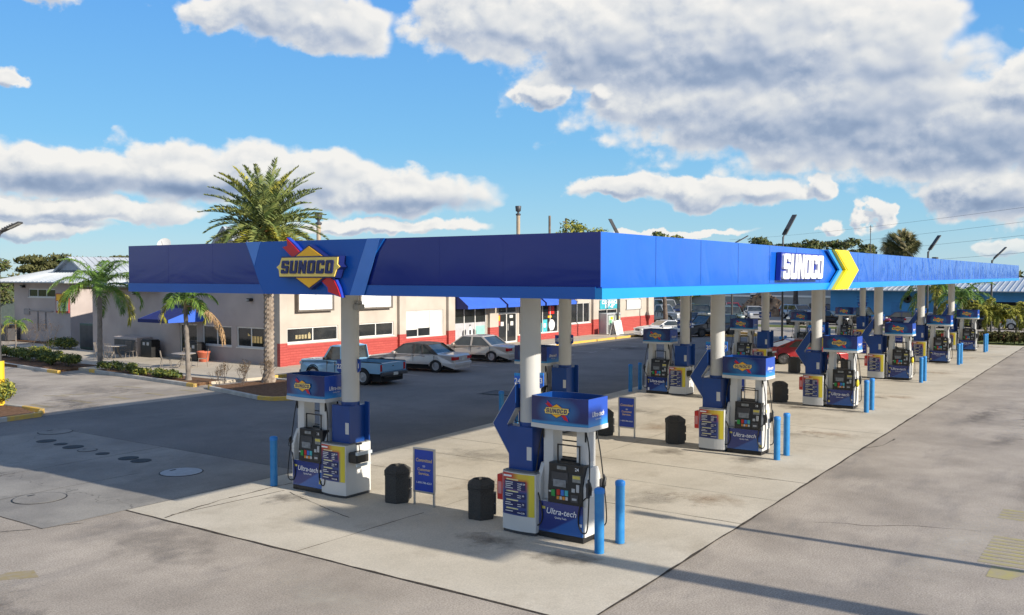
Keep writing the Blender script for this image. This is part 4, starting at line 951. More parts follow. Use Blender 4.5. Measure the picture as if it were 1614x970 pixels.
for s in (-1, 1):
    a = MB(); a.box((s*.58-.5,-.06,.12),(s*.58+.5,-.022,1.62)); d = a.build('door', m_steel, t); a = MB(); a.box((s*.58-.42,-.075,.75),(s*.58+.42,-.062,1.52),0)
    a.box((s*.58-.3,-.08,.9),(s*.58+.1,-.076,1.15),1); a.box((s*.58-.1,-.08,1.2),(s*.58+.3,-.076,1.42),2); a.build('pane', [mat('freezer_glass', (.45,.55,.48), .2, var=.2, scale=5), mat('ice_bag_green', (.12,.35,.2), .5), m_yel], d)
for k, (x, y, r_) in enumerate(((54.4,29.6,10),(55.6,29.9,-14))):
    t = thing('sandwich_board', 'white folding sandwich board on the sidewalk, ' + ('left' if k == 0 else 'right') + ' one of two', 'sandwich board', (x,y,GZ), R(r_), group='sandwich boards on the sidewalk')
    for s in (-1, 1):
        a = MB(); a.add([(-.33,s*.32,0),(.33,s*.32,0),(.33,s*.03,1.15),(-.33,s*.03,1.15),(-.33,s*.29,0),(.33,s*.29,0),(.33,s*.0,1.15),(-.33,s*.0,1.15)], [(0,1,2,3),(4,7,6,5),(0,4,5,1),(3,2,6,7),(0,3,7,4),(1,5,6,2)]); 
        for q in range(4): a.box((-.2,s*(.2-.05*q)-.035,.35+.18*q),(.2,s*(.2-.05*q)+.04,.42+.18*q),1)
        a.build('leaf', [m_blind, mat('faint_print', (.5,.4,.38), .6)], t)
# blue awnings over the shop windows, navy ends
for k, (p, q) in enumerate(((35.7,40.15),(40.3,45.1),(45.25,49.6))):
    t = thing('awning', ['blue canvas awning over the race car poster, first along the wall', 'blue canvas awning over the store doors, middle of three', 'blue canvas awning over the poster windows, last of three'][k], 'awning', (0,0,0), group='blue awnings on the store front')
    yb = FV-.001; z1, z0 = 3.85, 2.95; d = 1.2
    a = MB(); v = [(p+.05,yb,z1),(q-.05,yb,z1),(q-.05,yb-d,z0),(p+.05,yb-d,z0),(p+.05,yb-d,z0-.2),(q-.05,yb-d,z0-.2),(p+.05,yb,z1-.04),(q-.05,yb,z1-.04),(q-.05,yb-d+.03,z0-.2),(p+.05,yb-d+.03,z0-.2)]
    a.add(v, [(0,3,2,1),(3,4,5,2),(6,7,8,9),(4,9,8,5)]); a.build('canvas', m_awn, t)
    for x in (p, q-.05):
        a = MB(); a.prism([(yb,z1+.01),(yb-d-.01,z0+.01),(yb-d-.01,z0-.21),(yb,z0-.21)], 'x', x, x+.05); a.build('end_panel', m_awnd, t)
# side of the store: windows, door and the deep awning
sw = window(store,'y',21.0,32.9,35.3,.98,2.12,2); window(store,'y',21.0,35.75,38.35,.98,2.12,2)
a = MB(); 
for i in range(4): a.box((21.06,33.25+i*.24,1.25),(21.083,33.42+i*.24,1.62))
a.prism([(34.2,1.62),(34.42,1.62),(34.42,1.78)], 'x', 21.06, 21.083); a.build('gold_window_sign', m_ytext, sw)
a = MB(); a.prism([(22.0,1.50),(22.1,1.45),(24.0,1.45),(24.05,1.78),(23.95,1.95),(23.75,1.78),(22.1,1.74)] if False else [(22.85,1.48),(23.05,1.48),(23.05,1.72),(22.95,1.85),(22.85,1.72)], 'y', FV+.05, FV+.07); [a.box((21.95+i*.22,FV+.05,1.5),(22.1+i*.22,FV+.07,1.72)) for i in range(4)]; 
a.build('gold_window_sign', mat('dull_gold', (.36,.30,.16), .6, scale=14, var=.5), store)
sd = window(store,'y',21.0,38.85,40.5,.10,2.15,1,name='door',fr=.09)
t = thing('entrance_awning', 'deep blue awning over the side entrance, partly sunlit', 'awning', (0,0,0))
o_ = 18.6; a = MB(); a.prism([(21.0,3.25),(21.0,2.32),(o_,2.32),(o_,2.48)], 'y', 38.2, 38.24, 0); a.prism([(21.0,3.25),(21.0,2.32),(o_,2.32),(o_,2.48)], 'y', 41.0, 41.04, 0); a.build('end_panel', m_awn, t)
a = MB(); a.add([(21,38.24,3.25),(21,41,3.25),(o_,41,2.48),(o_,38.24,2.48),(21,38.24,3.22),(21,41,3.22),(o_,41,2.45),(o_,38.24,2.45)], [(0,3,2,1),(4,5,6,7)], 1); a.box((o_-.01,38.2,2.30),(o_+.02,41.04,2.50),1); a.build('canvas', [m_awn, m_awnd], t)  # slope coloured navy so that it looks shaded beside the blue ends
for (x, y, z) in ((20.85,34.0,3.65),(20.85,44.8,3.9)):
    t = thing('wall_lamp', 'small dark wall lamp on the pinkish store side wall' + (', nearer the corner' if y < 40 else ', far end'), 'wall lamp', (x,y,z), group='wall lamps on the store side')
    a = MB(); a.box((-.12,-.13,-.1),(.14,.13,.08)); a.build('housing', m_black, t, bevel=.02); a = MB(); a.box((-.2,-.10,-.06),(-.121,.10,.02)); a.build('lens', m_lamp, t)

def ribroof(mb, quad, n, m=0, rib=.05, th=.08):
    """sheet metal roof plane: quad = eave a, eave b, ridge b, ridge a; n ribs running up the slope"""
    A, B, C_, D = [Vector(p) for p in quad]; nr = (B-A).cross(D-A).normalized()
    if nr.z < 0: nr = -nr
    t_ = nr*th
    v = [A,B,C_,D,A-t_,B-t_,C_-t_,D-t_]; mb.add(v, [(0,1,2,3),(7,6,5,4),(0,4,5,1),(1,5,6,2),(2,6,7,3),(3,7,4,0)], m)
    for i in range(n+1):
        f = i/n; p = A.lerp(B, f); q = D.lerp(C_, f); e = (B-A).normalized()*.02; h = nr*rib
        mb.add([p-e,p+e,q+e,q-e,p-e+h,p+e+h,q+e+h,q-e+h], [(4,5,6,7),(0,1,5,4),(1,2,6,5),(2,3,7,6),(3,0,4,7)], m)
a = MB(); ribroof(a, ((20.2,42.2,4.34),(20.2,50.3,4.34),(29.5,50.3,6.05),(29.5,42.2,6.05)), 14); a.build('wing_roof', m_metal_roof, store)
a = MB(); a.box((20.35,42.3,4.10),(20.98,49.69,4.26)); a.build('soffit', m_soffit, store)
# gable with vent showing over the canopy
t = thing('roof_gable', 'grey gabled roof end rising over the canopy beside the date palm', 'gable', (0,0,0))
a = MB(); a.prism([(36.3,5.32),(41.2,5.32),(38.75,7.75)], 'x', 23.2, 26); a.build('gable_wall', mat('gable_grey', (.22,.22,.24), .8), t)
a = MB(); ribroof(a, ((22.8,36.0,5.25),(26.3,36.0,5.25),(26.3,38.75,7.9),(22.8,38.75,7.9)), 14); ribroof(a, ((26.3,41.5,5.25),(22.8,41.5,5.25),(22.8,38.75,7.9),(26.3,38.75,7.9)), 14); a.build('gable_roof', m_metal_roof, t)
t = thing('satellite_dish', 'round white satellite dish on the roof left of the date palm', 'dish', (21.2,41.9,5.32))
a = MB(); a.tube([(0,0,0),(0,0,1.0),(-.2,-.05,1.35)], .04, 8); a.build('mast', m_lgrey, t)
a = MB(); v = []; n = 20; nrm = Vector((-.75,-.5,.45)).normalized(); e1 = nrm.orthogonal().normalized(); e2 = nrm.cross(e1)
for k in range(6):
    r_ = .42*k/5; v += [Vector((-.25,-.05,1.5)) + (e1*math.cos(2*math.pi*i/n)+e2*math.sin(2*math.pi*i/n))*r_ + nrm*(.35*r_*r_) for i in range(n)]
a.add(v, [(k*n+i,k*n+(i+1)%n,(k+1)*n+(i+1)%n,(k+1)*n+i) for k in range(5) for i in range(n)], 0, True); d = a.build('reflector', m_white, t)
a = MB(); a.tube([Vector((-.25,-.05,1.1)), Vector((-.25,-.05,1.5))+nrm*.45], .02, 6); a.build('feed_arm', m_lgrey, t)
m_rust = mat('rusty_pipe', (.34,.24,.15), .7, scale=2.5, c2=(.42,.36,.27), detail=7)
for k, (x, y, zt) in enumerate(((26.2,34.2,8.75),(47.2,34.2,10.4))):
    t = thing('vent_pipe', 'tall rusty vent pipe with dark cap, ' + ('just right of the date palm' if k == 0 else 'at the middle of the canopy edge'), 'vent pipe', (x,y,5.0), group='capped vent pipes on the store roof')
    h = zt-5.0; a = MB(); a.cyl((0,0,0),(0,0,h-.75),.13+.02*k,n=14); a.build('pipe', m_rust, t)
    a = MB(); a.lathe([(.15,h-.75),(.20,h-.70),(.2,h-.62),(.08,h-.56),(.08,h-.48),(.20,h-.40),(.24,h-.02),(.22,h),(.02,h)], (0,0,0), 14); a.build('cap', m_dgrey, t)
# left building
lb = thing('annex_building', 'pinkish annex with white metal hip roof and three high window panes', 'building', (0,0,0))
a = MB(); wall(a, 'y', 24.0, .3, 57.6, 65.5, 0, 4.5, [(59.6,63.4,3.35,3.98)]); a.box((24.3,57.6,0),(40,57.9,4.5)); a.box((24.3,65.2,0),(40,65.5,4.5)); a.build('wall', m_pink, lb)
window(lb,'y',24.0,59.6,63.4,3.35,3.98,3)
a = MB(); e = 4.5; ribroof(a, ((23.0,56.6,e),(23.0,67.3,e),(29.5,62.5,6.15),(29.5,61.5,6.15)), 18); ribroof(a, ((41,56.6,e),(23.0,56.6,e),(29.5,61.5,6.15),(41,61.5,6.15)), 20); ribroof(a, ((23.0,67.3,e),(41,67.3,e),(41,62.5,6.15),(29.5,62.5,6.15)), 20); a.box((29.5,61.5,6.05),(41,62.5,6.15)); a.build('roof', m_metal_roof, lb)
a = MB(); a.prism([(59.2,5.35),(62.6,5.35),(60.9,6.3)], 'x', 26.0, 31); a.build('dormer_gable', mat('dormer_grey', (.30,.33,.38), .7), lb)
a = MB(); ribroof(a, ((25.7,58.9,5.30),(32,58.9,5.30),(32,60.9,6.40),(25.7,60.9,6.40)), 12); ribroof(a, ((32,62.9,5.30),(25.7,62.9,5.30),(25.7,60.9,6.40),(32,60.9,6.40)), 12); a.build('dormer_roof', m_metal_roof, lb)
a = MB()
for (y0, y1, z0, z1) in ((60.9,61.0,1.0,2.3),(62.0,62.1,1.0,2.3),(59.9,63.2,2.28,2.36),(63.2,64.0,2.0,2.45)): a.box((23.93,y0,z0),(23.999,y1,z1))
a.build('conduit', mat('conduit_grey', (.25,.23,.23), .6), lb)
t = thing('wall_banner', 'red, yellow and white banner on the annex wall behind the palm', 'banner', (23.94,58.55,3.0))
a = MB(); a.box((-.03,-.85,-.75),(.05,.85,.65),0); a.box((-.035,-.8,.15),(-.031,.75,.6),1); a.box((-.035,-.8,-.6),(-.031,.75,.1),2); a.box((-.04,-.6,.0),(-.036,.5,.3),1); a.build('print', [m_redp, m_yel, m_blind], t)
t = thing('wall_lamp', 'dark wall lamp under the eave of the annex', 'wall lamp', (23.9,64.0,4.15)); a = MB(); a.box((-.15,-.2,-.1),(.1,.2,.1)); a.build('housing', m_black, t, bevel=.03); a = MB(); a.box((-.22,-.15,-.08),(-.151,.15,.0)); a.build('lens', m_lamp, t)
def gablebox(name, label, x0, y0, x1, y1, h, c):
    t = thing(name, label, 'utility box', (x0,y0,0)); a = MB(); a.box((0,0,0),(x1-x0,y1-y0,h)); a.build('casing', c, t, bevel=.04)
    a = MB(); a.box((-.015,.1,.15),(-.001,y1-y0-.1,h-.15)); a.build('door_panel', m_dgrey, t); return t
gablebox('storage_locker', 'dark green locker in the gap between store and annex', 22.0, 50.3, 24.0, 53.0, 1.75, mat('locker_green', (.06,.10,.08), .6))
gablebox('air_conditioner', 'dark air conditioning unit at the far corner of the annex', 23.0, 64.6, 23.9, 66.6, 1.2, m_dgrey)
gablebox('utility_cabinet', 'beige utility cabinet against the pinkish side wall behind a table', 19.9, 43.2, 20.95, 45.6, 1.25, m_pink)
# ------------------------------------------------------------------ street furniture
def round_bin(label, x, y):
    t = thing('litter_bin', label, 'litter bin', (x,y,GZ)); a = MB(); a.box((-.3,-.55,0),(.3,.55,1.0)); a.box((-.26,-.5,1.0),(.26,.5,1.06)); a.build('body', m_black, t, bevel=.04)
    a = MB(); 
    for s in (-.3, .1): a.box((-.31,s,.72),(-.302,s+.22,.90))
    a.build('flap', m_lgrey, t)
round_bin('wide black litter bin standing against the pinkish side wall', 20.3, 42.4)
round_bin('black litter bin beside the side entrance door', 20.4, 38.2)
t = thing('planter_pot', 'terracotta pot beside the side entrance', 'pot', (20.2,37.2,GZ)); a = MB(); a.lathe([(.22,0),(.26,.05),(.34,.5),(.38,.52),(.38,.6),(.30,.6),(.28,.5),(.05,.48)], (0,0,0), 18); a.build('pot', mat('terracotta', (.50,.13,.07), .8, var=.2), t)
m_wire = mat('weathered_metal', (.22,.19,.16), .6, var=.3, scale=4)
def picnic():
    t = thing('patio_table', 'x', 'patio table', group='metal patio tables outside the store'); a = MB(); a.lathe([(.62,.72),(.62,.75),(.02,.75)], (0,0,0), 20, smooth=False); a.build('tabletop', mat('table_top_metal', (.36,.33,.30), .5, var=.1), t)
    for k in range(4):
        c, s = math.cos(k*math.pi/2+.4), math.sin(k*math.pi/2+.4); a = MB(); a.tube([(c*.2,s*.2,.72),(c*.15,s*.15,.4),(c*.5,s*.5,0)], .022, 6); a.build('leg', m_wire, t)
    return t
def chair():
    t = thing('patio_chair', 'x', 'patio chair', group='metal patio chairs round the tables')
    a = MB()
    for i in range(7): a.box((-.21+i*.063,-.22,.42),(-.175+i*.063,.22,.44))
    a.build('seat', m_wire, t); a = MB()
    for i in range(5): a.tube([(-.18+i*.09,.21,.44),(-.18+i*.09,.30,.92)], .010, 5)
    a.tube([(-.2,.30,.93),(.2,.30,.93)], .014, 6); a.build('backrest', m_wire, t)
    for x, y in ((-.2,-.2),(.2,-.2),(-.2,.2),(.2,.2)): a = MB(); a.tube([(x,y,.43),(x*1.25,y*1.3,0)], .014, 6); a.build('leg', m_wire, t)
    return t
pt0, ch0 = picnic(), chair(); k = 0
for j, (x, y) in enumerate(((18.6,43.3),(17.6,35.4))):
    o = pt0 if j == 0 else copy_tree(pt0); o.location = (x,y,GZ); o['label'] = 'round metal patio table ' + ('behind the larger queen palm' if j == 0 else 'in front of the side entrance')
    for q, (an, rr) in enumerate(((20,.85),(130,.9),(215,.85),(300,.95))):
        c = ch0 if k == 0 else copy_tree(ch0); k += 1; an = R(an+j*25)
        c.location = (x+rr*math.cos(an), y+rr*math.sin(an), GZ); c.rotation_euler = (0,0,an-R(90)); c['label'] = 'metal patio chair ' + ['at the back right', 'at the back left', 'at the front left', 'at the front right'][q] + (' of the table behind the queen palm' if j == 0 else ' of the table by the side entrance')
m_pole = mat('dark_pole', (.05,.05,.05), .5, var=.2); m_led = mat('led_lens', (.55,.55,.50), .3, var=.15, scale=30)
def lamp(name_label, x, y, h, ang, tilt=28, size=1.15, flood=False, r=.09, base=True, grp='slanted parking lot lamps'):
    t = thing('parking_lamp', name_label, 'street lamp', (x,y,0), ang, grp); a = MB(); a.cyl((0,0,0),(0,0,h),r,r*.8,n=10); a.build('pole', m_pole, t)
    a = MB(); a.tube([(0,0,h-.25),(.10,0,h+.05),(.22,0,h+.14)], .05, 8); a.build('arm', m_pole, t)
    c, s = math.cos(R(tilt)), math.sin(R(tilt)); X = Matrix.Translation((.2,0,h+.12)) @ Matrix.Rotation(-R(tilt), 4, 'Y')
    a = MB(); a.X = X; a.box((0,-.17,0),(size,.17,.07)); 
    for i in range(5): a.box((.1+i*.1,-.15,.07),(.13+i*.1,.15,.12))
    hd = a.build('lamp_head', m_pole, t, bevel=.015); a = MB(); a.X = X; a.box((.30,-.14,-.014),(size-.06,.14,-.002)); a.build('lens', m_led, hd)
    if flood: a = MB(); a.box((.35,-.5,h-.75),(.6,-.1,h-.45)); a.tube([(.45,-.3,h-.75),(.1,-.1,h-1.1)], .03, 6); a.build('floodlight', m_pole, t)
    return t
RA = FWA - R(90)        # towards the right of the view
lamp('lamp with pale slanted head standing out over the canopy near the white lettering', 49.3, 13.9, 7.6, RA+R(48), 42, 2.1, r=.07)
lamp('lamp with slanted head and small floodlight beside the shaggy palm', 68.0, 8.4, 6.9, RA+R(30), 44, 1.7, True)
lamp('lamp with thin slanted head at the far right end of the canopy', 77, 5.0, 6.3, RA, 44, 1.4)
lamp('lamp with square head tipped left, just right of the canopy corner', 56.5, 30.4, 8.4, RA+R(120), 50, 1.6)
lamp('faint lamp head peeping over the canopy, left of the white lettering', 62.9, 22.9, 7.55, RA, 30, 1.3)
lamp('faint low lamp head peeping over the canopy well left of the lettering', 52, 21.8, 7.15, RA+R(180), 30, 1.1)
t = lamp('lamp with yellow painted pole base at the left edge, half out of view', 4.75, 28.75, 6.5, RA, 25, .8, grp='slanted parking lot lamps')
a = MB(); a.cyl((0,0,.08),(0,0,1.75),.17,.17,n=20); a.text('C', .4, (-.175,0,.45), '-x', 1, bold=.02); a.build('painted_base', [mat('safety_yellow', (.75,.47,.02), .5, var=.08), m_btext], t)
# poles standing off the right edge; their shadows cross the forecourt
def pole(name, label, cat, x, y, h, r, grp=None, m=None):
    t = thing(name, label, cat, (x,y,0), 0, grp); a = MB(); a.cyl((0,0,-.05),(0,0,h),r,r*.85,n=16); a.build('shaft', m or m_pole, t); return t
t = pole('sign_pylon', 'thick sign pylon off the right edge, known by its broad shadow', 'sign pylon', 1.88, -16.5, 10.4, .29, m=m_white)
a = MB(); a.box((-1.1,-.2,8.2),(1.1,.2,10.2)); a.build('sign_box', m_bblue, t)
t = pole('lamp_post', 'slim lamp post off the right edge, known by its thin shadow', 'lamp post', 5.1, -12.5, 6.15, .10); a = MB(); a.box((-.15,-.6,6.1),(.15,.1,6.22)); a.build('lamp_head', m_pole, t)
t = pole('lamp_post', 'slim lamp post off the right edge whose shadow crosses the far pad', 'lamp post', 51.5, -9.5, 6.6, .10); a = MB(); a.box((-.15,-.6,6.5),(.15,.1,6.62)); a.build('lamp_head', m_pole, t)
m_wood = mat('weathered_wood_pole', (.16,.12,.09), .85, var=.3, scale=3)
for k, (x, y, h) in enumerate(((79.9,52.3,12.0),(81.0,50.7,11.7))):
    t = pole('utility_pole', 'wooden utility pole behind the store, the ' + ('bare left one' if k == 0 else 'right one at the feathery tree'), 'utility pole', x, y, h, .16, 'utility poles behind the store', m_wood)
    a = MB(); a.box((-.7,-.05,h-.5),(.7,.05,h-.38)) if k else a.box((-.1,-.1,h-.3),(.1,.1,h-.1)); a.build('crossarm', m_wood, t)
t = pole('radio_mast', 'thin radio mast right of the yellow chevron', 'mast', 112, 23.9, 11.4, .05); a = MB(); [a.tube([(-.5+.1*i,0,11.2-.3*i),(.5-.1*i,0,11.2-.3*i)], .03, 4) for i in range(3)]; a.build('antenna', m_pole, t)
# overhead wires sagging across the right of the sky
def wire(p, q, sag, label):
    p, q = Vector(p), Vector(q); a = MB(); a.tube([p.lerp(q, i/24) - Vector((0,0,sag*4*(i/24)*(1-i/24))) for i in range(25)], .018, 4)
    tag(a.build('power_line', m_dgrey), label, 'power line', 'power lines over the far lot')
WIRES = [((84,-7.3,12.5),(168.3,65.6,12.2)),((84,-7.3,11.1),(164.6,68,9.6)),((84,-7.3,9.8),(168.2,65.5,8.1)),((84,-7.3,8.0),(168.2,65.5,6.2))]
for k, (p, q) in enumerate(WIRES): wire(p, q, .6, ['highest power line crossing the sky at the right', 'second highest power line at the right, crossing above the shaggy palm', 'third power line down at the right edge of the sky', 'lowest power line, just over the canopy end'][k])
# ------------------------------------------------------------------ vehicles
m_cglass = mat('car_glass', (.018,.022,.024), .05, scale=2, c2=(.05,.06,.06), spec=.9)
m_tyre = mat('tyre_rubber', (.016,.016,.017), .75, var=.2)
m_rim = mat('alloy_rim', (.45,.45,.46), .3, metal=.6, var=.1)
m_under = mat('underbody', (.012,.012,.013), .9)
m_tail = mat('tail_light_red', (.42,.012,.012), .2, var=.1)
m_head = mat('head_light_glass', (.65,.66,.64), .15, var=.15, scale=12)
m_chrome = mat('chrome', (.6,.6,.6), .15, metal=.9, var=.05)
m_plate = mat('number_plate', (.55,.55,.5), .5)
_pc = {}
def paint(name, c, flake=.08): return mat('paint_'+name, c, .32, metal=.25, var=flake, scale=3, coat=.7)
def vehicle(kind, label, x, y, head, paintc, Ln=4.8, Wd=1.82, H=1.45, group=None, roofm=None, rim=None, z=-.03, detail=True):
    """x, y = centre on the ground, head = compass angle the nose points to (radians from +X)"""
    nm = {'sedan':'parked_car','coupe':'parked_car','suv':'parked_suv','hatch':'parked_car','pickup':'pickup_truck','van':'parked_van'}[kind]
    t = thing(nm, label, {'parked_suv':'suv','pickup_truck':'pickup truck','parked_van':'van'}.get(nm,'car'), (x,y,z), head, group)
    h = Ln/2; w = Wd/2; wr = {'suv':.36,'pickup':.37,'van':.35}.get(kind, .33); fx, rx = h*.61, -h*.60
    sill = wr*.62
    P = {  # deck line of the body from nose to tail (x as share of half length, z in m)
     'sedan': [(1.0,.52),(.985,.66),(.90,.76),(.40,.93),(.34,.95),(-.56,.98),(-.62,.97),(-.95,.93),(-1.0,.84),(-1.0,.50)],
     'coupe': [(1.0,.50),(.98,.66),(.88,.80),(.30,.96),(.26,.98),(-.60,1.02),(-.66,1.02),(-.96,1.02),(-1.0,.88),(-1.0,.52)],
     'hatch': [(1.0,.50),(.98,.68),(.88,.80),(.46,.95),(.40,.97),(-.84,1.02),(-.9,1.02),(-.99,.98),(-1.0,.84),(-1.0,.50)],
     'suv':   [(1.0,.55),(.99,.86),(.92,1.00),(.50,1.10),(.44,1.12),(-.90,1.15),(-.94,1.15),(-.99,1.1),(-1.0,.9),(-1.0,.55)],
     'van':   [(1.0,.55),(.99,.86),(.94,1.02),(.66,1.12),(.62,1.14),(-.92,1.16),(-.95,1.16),(-.99,1.1),(-1.0,.9),(-1.0,.55)],
     'pickup':[(1.0,.58),(.995,.92),(.97,1.02),(.40,1.09),(.36,1.10),(-.085,1.10),(-.09,1.10),(-.095,1.1),(-.10,1.0),(-.10,.60)]}[kind]
    G_ = {  # greenhouse: windscreen foot, roof front, roof rear, backlight foot
     'sedan': (.40,.14,-.34,-.60), 'coupe': (.32,.04,-.34,-.78), 'hatch': (.46,.20,-.62,-.90), 'suv': (.48,.26,-.82,-.95), 'van': (.66,.44,-.88,-.95), 'pickup': (.36,.19,-.06,-.09)}[kind]
    arch = lambda cx: [(cx + (wr+.06)*math.cos(a_), wr + (wr+.06)*math.sin(a_)) for a_ in [math.pi*(.93-.86*i/8) for i in range(9)]] 
    bot = [(P[-1][0]*h, sill)]
    if kind != 'pickup': bot += arch(rx)
    bot += arch(fx) + [(h, sill)]
    bot = [(q[0], max(q[1], sill)) for q in bot]
    outline = [(px*h, pz) for px, pz in P][::-1]      # tail -> nose along the top
    prof = bot + outline[::-1]                          # ccw from the tail bottom
    n = len(prof)
    body = MB(); ys = [-1, -.965, -.86, -.5, 0, .5, .86, .965, 1]; ins = [.055, .02, .0, 0, 0, 0, 0, .02, .055]
    cx0 = sum(p[0] for p in prof)/n; v = []
    for s_, e_ in zip(ys, ins):
        for px, pz in prof:
            tp = 1 - .10*abs(px/h)**5 - (.06 if abs(px/h) > .97 else 0); zz = pz
            hi = max(0, pz-.62)
            side = w*tp*(1-.10*hi)
            if e_ and pz > .45: zz = pz - e_*(1.0 if pz > .6 else .3)
            xx = px - math.copysign(e_*.9, px) if abs(px) > h*.93 else px
            zz += .02*(1-s_*s_) if pz > .7 else 0
            v.append((xx, s_*side, zz))
    f = [(k*n+i, k*n+(i+1) % n, (k+1)*n+(i+1) % n, (k+1)*n+i) for k in range(len(ys)-1) for i in range(n)]
    body.add(v, [q[::-1] for q in f], 0, False)
    body.add(v, [tuple(range(n)), tuple(range((len(ys)-1)*n, len(ys)*n))[::-1]])
    bo = body.build('body', paintc, t)
    a = MB(); a.box((-h*.9 if kind != 'pickup' else -h*.98,-w*.80,sill*.8),(h*.9,w*.80,.55)); a.build('underbody', m_under, t)
    # greenhouse
    a0, a1, a2, a3 = [q*h for q in G_]; zb = [p for p in P if abs(p[0]-P[4][0]) < 1e-6][0][1]-.02; zr = H; tw = .80 if kind in ('sedan','coupe','hatch') else .87
    def ghv(sc=1.0, d=0.0):
        bw = w*.955*sc; rw = w*tw*sc
        return [(a0+d,-bw,zb),(a0+d,bw,zb),(a3-d,bw,zb+.02),(a3-d,-bw,zb+.02),(a1+d*.5,-rw,zr-.05),(a1+d*.5,rw,zr-.05),(a2-d*.5,rw,zr-.06),(a2-d*.5,-rw,zr-.06)]
    g = MB(); g.add(ghv(), [(0,1,5,4),(1,2,6,5),(2,3,7,6),(3,0,4,7),(4,5,6,7)]); g.build('window_glass', m_cglass, t)
    rm = roofm or paintc
    r_ = MB(); rw = w*tw; q = ghv(); mid1, mid2 = a1*.6+a2*.4, a1*.25+a2*.75
    r_.add([(a1+.04,-rw-.01,zr-.06),(a1+.04,rw+.01,zr-.06),(a2-.04,rw+.01,zr-.07),(a2-.04,-rw-.01,zr-.07),(a1-.05,-rw*.88,zr-.005),(a1-.05,rw*.88,zr-.005),(a2+.05,rw*.88,zr-.01),(a2+.05,-rw*.88,zr-.01),((a1+a2)/2,-rw*.88,zr+.015),((a1+a2)/2,rw*.88,zr+.015)],
           [(0,1,5,4),(1,2,6,9,5),(2,3,7,6),(3,0,4,8,7),(4,5,9,8),(8,9,6,7)], 0, False)
    for s_ in (-1, 1):
        def pil(p0, p1, wd, mm=0): 
            d = Vector((wd/2,0,0)); o_ = Vector((0,s_*.014,0)); i_ = Vector((0,-s_*.03,0)); p0, p1 = Vector(p0), Vector(p1)
            r_.add([p0-d+o_,p0+d+o_,p1+d+o_,p1-d+o_,p0-d+i_,p0+d+i_,p1+d+i_,p1-d+i_], [(0,1,2,3),(4,7,6,5),(0,4,5,1),(1,5,6,2),(2,6,7,3),(3,7,4,0)], mm)
        bw = w*.955; 
        pil((a0,s_*bw,zb),(a1,s_*rw,zr-.04),.09); pil((a3,s_*bw,zb),(a2,s_*rw,zr-.04),.26 if roofm else .14,1 if roofm else 0)
        if kind in ('sedan','suv','hatch','van'):
            xb = a1*.5+a2*.5; pil((xb,s_*bw,zb),(xb,s_*rw,zr-.04),.10)
            if roofm: pil((xb-.55,s_*bw,zb),(xb-.45,s_*rw,zr-.04),.08)
        if kind in ('suv','van'): xb = a1*.1+a2*.9+.25; pil((xb,s_*bw,zb),(xb,s_*rw,zr-.04),.09)
        if kind == 'coupe': pil((a3*.72,s_*bw,zb),(a2*1.02,s_*rw,zr-.05),.28)
    r_.build('roof', [rm if kind != 'x' else rm, rm], t)
    if roofm:
        pass
    # wheels
    for wx in (fx, rx):
        for s_ in (-1, 1):
            yo = s_*(w-.02); a = MB(); X = yo; pr = [(wr*.62,-.0),(wr*.9,.0),(wr,-.03),(wr,-.19),(wr*.9,-.21)]
            a.X = Matrix.Translation((wx, yo, wr)) @ Matrix.Rotation(-s_*math.pi/2, 4, 'X')
            a.lathe([(.01,-.21),(wr*.9,-.21),(wr,-.18),(wr,-.03),(wr*.92,.0),(wr*.60,.0),(wr*.58,-.03)], (0,0,0), 22); ty = a.build('wheel', m_tyre, t)
            b = MB(); b.X = a.X; b.lathe([(wr*.60,-.02),(wr*.62,.004),(wr*.55,.004),(wr*.52,-.05),(.01,-.05)], (0,0,0), 22)
            for k_ in range(5):
                an = k_*2*math.pi/5; c_, s2 = math.cos(an), math.sin(an); e1 = Vector((c_,s2,0)); e2 = Vector((-s2,c_,0)); q1 = wr*.56
                b.add([e2*.05+Vector((0,0,.0)), -e2*.05, e1*q1-e2*.035+Vector((0,0,-.004)), e1*q1+e2*.035+Vector((0,0,-.004)), e2*.05+Vector((0,0,-.05)), -e2*.05+Vector((0,0,-.05)), e1*q1-e2*.035+Vector((0,0,-.05)), e1*q1+e2*.035+Vector((0,0,-.05))], [(0,1,2,3),(0,4,5,1),(1,5,6,2),(2,6,7,3),(3,7,4,0)])
            b.lathe([(.05,-.05),(.05,.01),(.01,.012)], (0,0,0), 10); b.build('rim', rim or m_rim, ty)
            aw = MB(); pts = [( (wr+.075)*math.cos(q_), (wr+.075)*math.sin(q_)) for q_ in [math.pi*i/14 for i in range(15)]]; pts2 = [((wr+.045)*math.cos(q_), (wr+.045)*math.sin(q_)) for q_ in [math.pi*i/14 for i in range(15)]]
            aw.prism([(wx+p_, wr+q_) for p_, q_ in pts + pts2[::-1]], 'y', s_*(w*.985-.05), s_*(w*.985+.006)); aw.build('wheel_arch', m_under if kind in ('suv','pickup') else paintc, t)
    # lamps, grille, bumpers, plate, mirrors, handles
    zt = P[-2][1] if kind != 'pickup' else 1.02
    for s_ in (-1, 1):
        a = MB(); zl = .62 if kind in ('sedan','coupe','hatch') else .80; a.box((h-.16,s_*w*.52,zl-.02),(h-.005,s_*w*.88,zl+.12)); a.build('headlight', m_head, t, bevel=.02)
        a = MB(); 
        if kind == 'pickup': a.box((-h-.006,s_*(w-.20),.66),(-h+.06,s_*(w-.06),.98))
        elif kind in ('suv','van'): a.box((-h-.004,s_*w*.70,.78),(-h+.20,s_*w*.92,1.08))
        else: a.box((-h-.002,s_*w*.42,.66),(-h+.20,s_*w*.915,.84))
        a.build('tail_light', m_tail, t, bevel=.02)
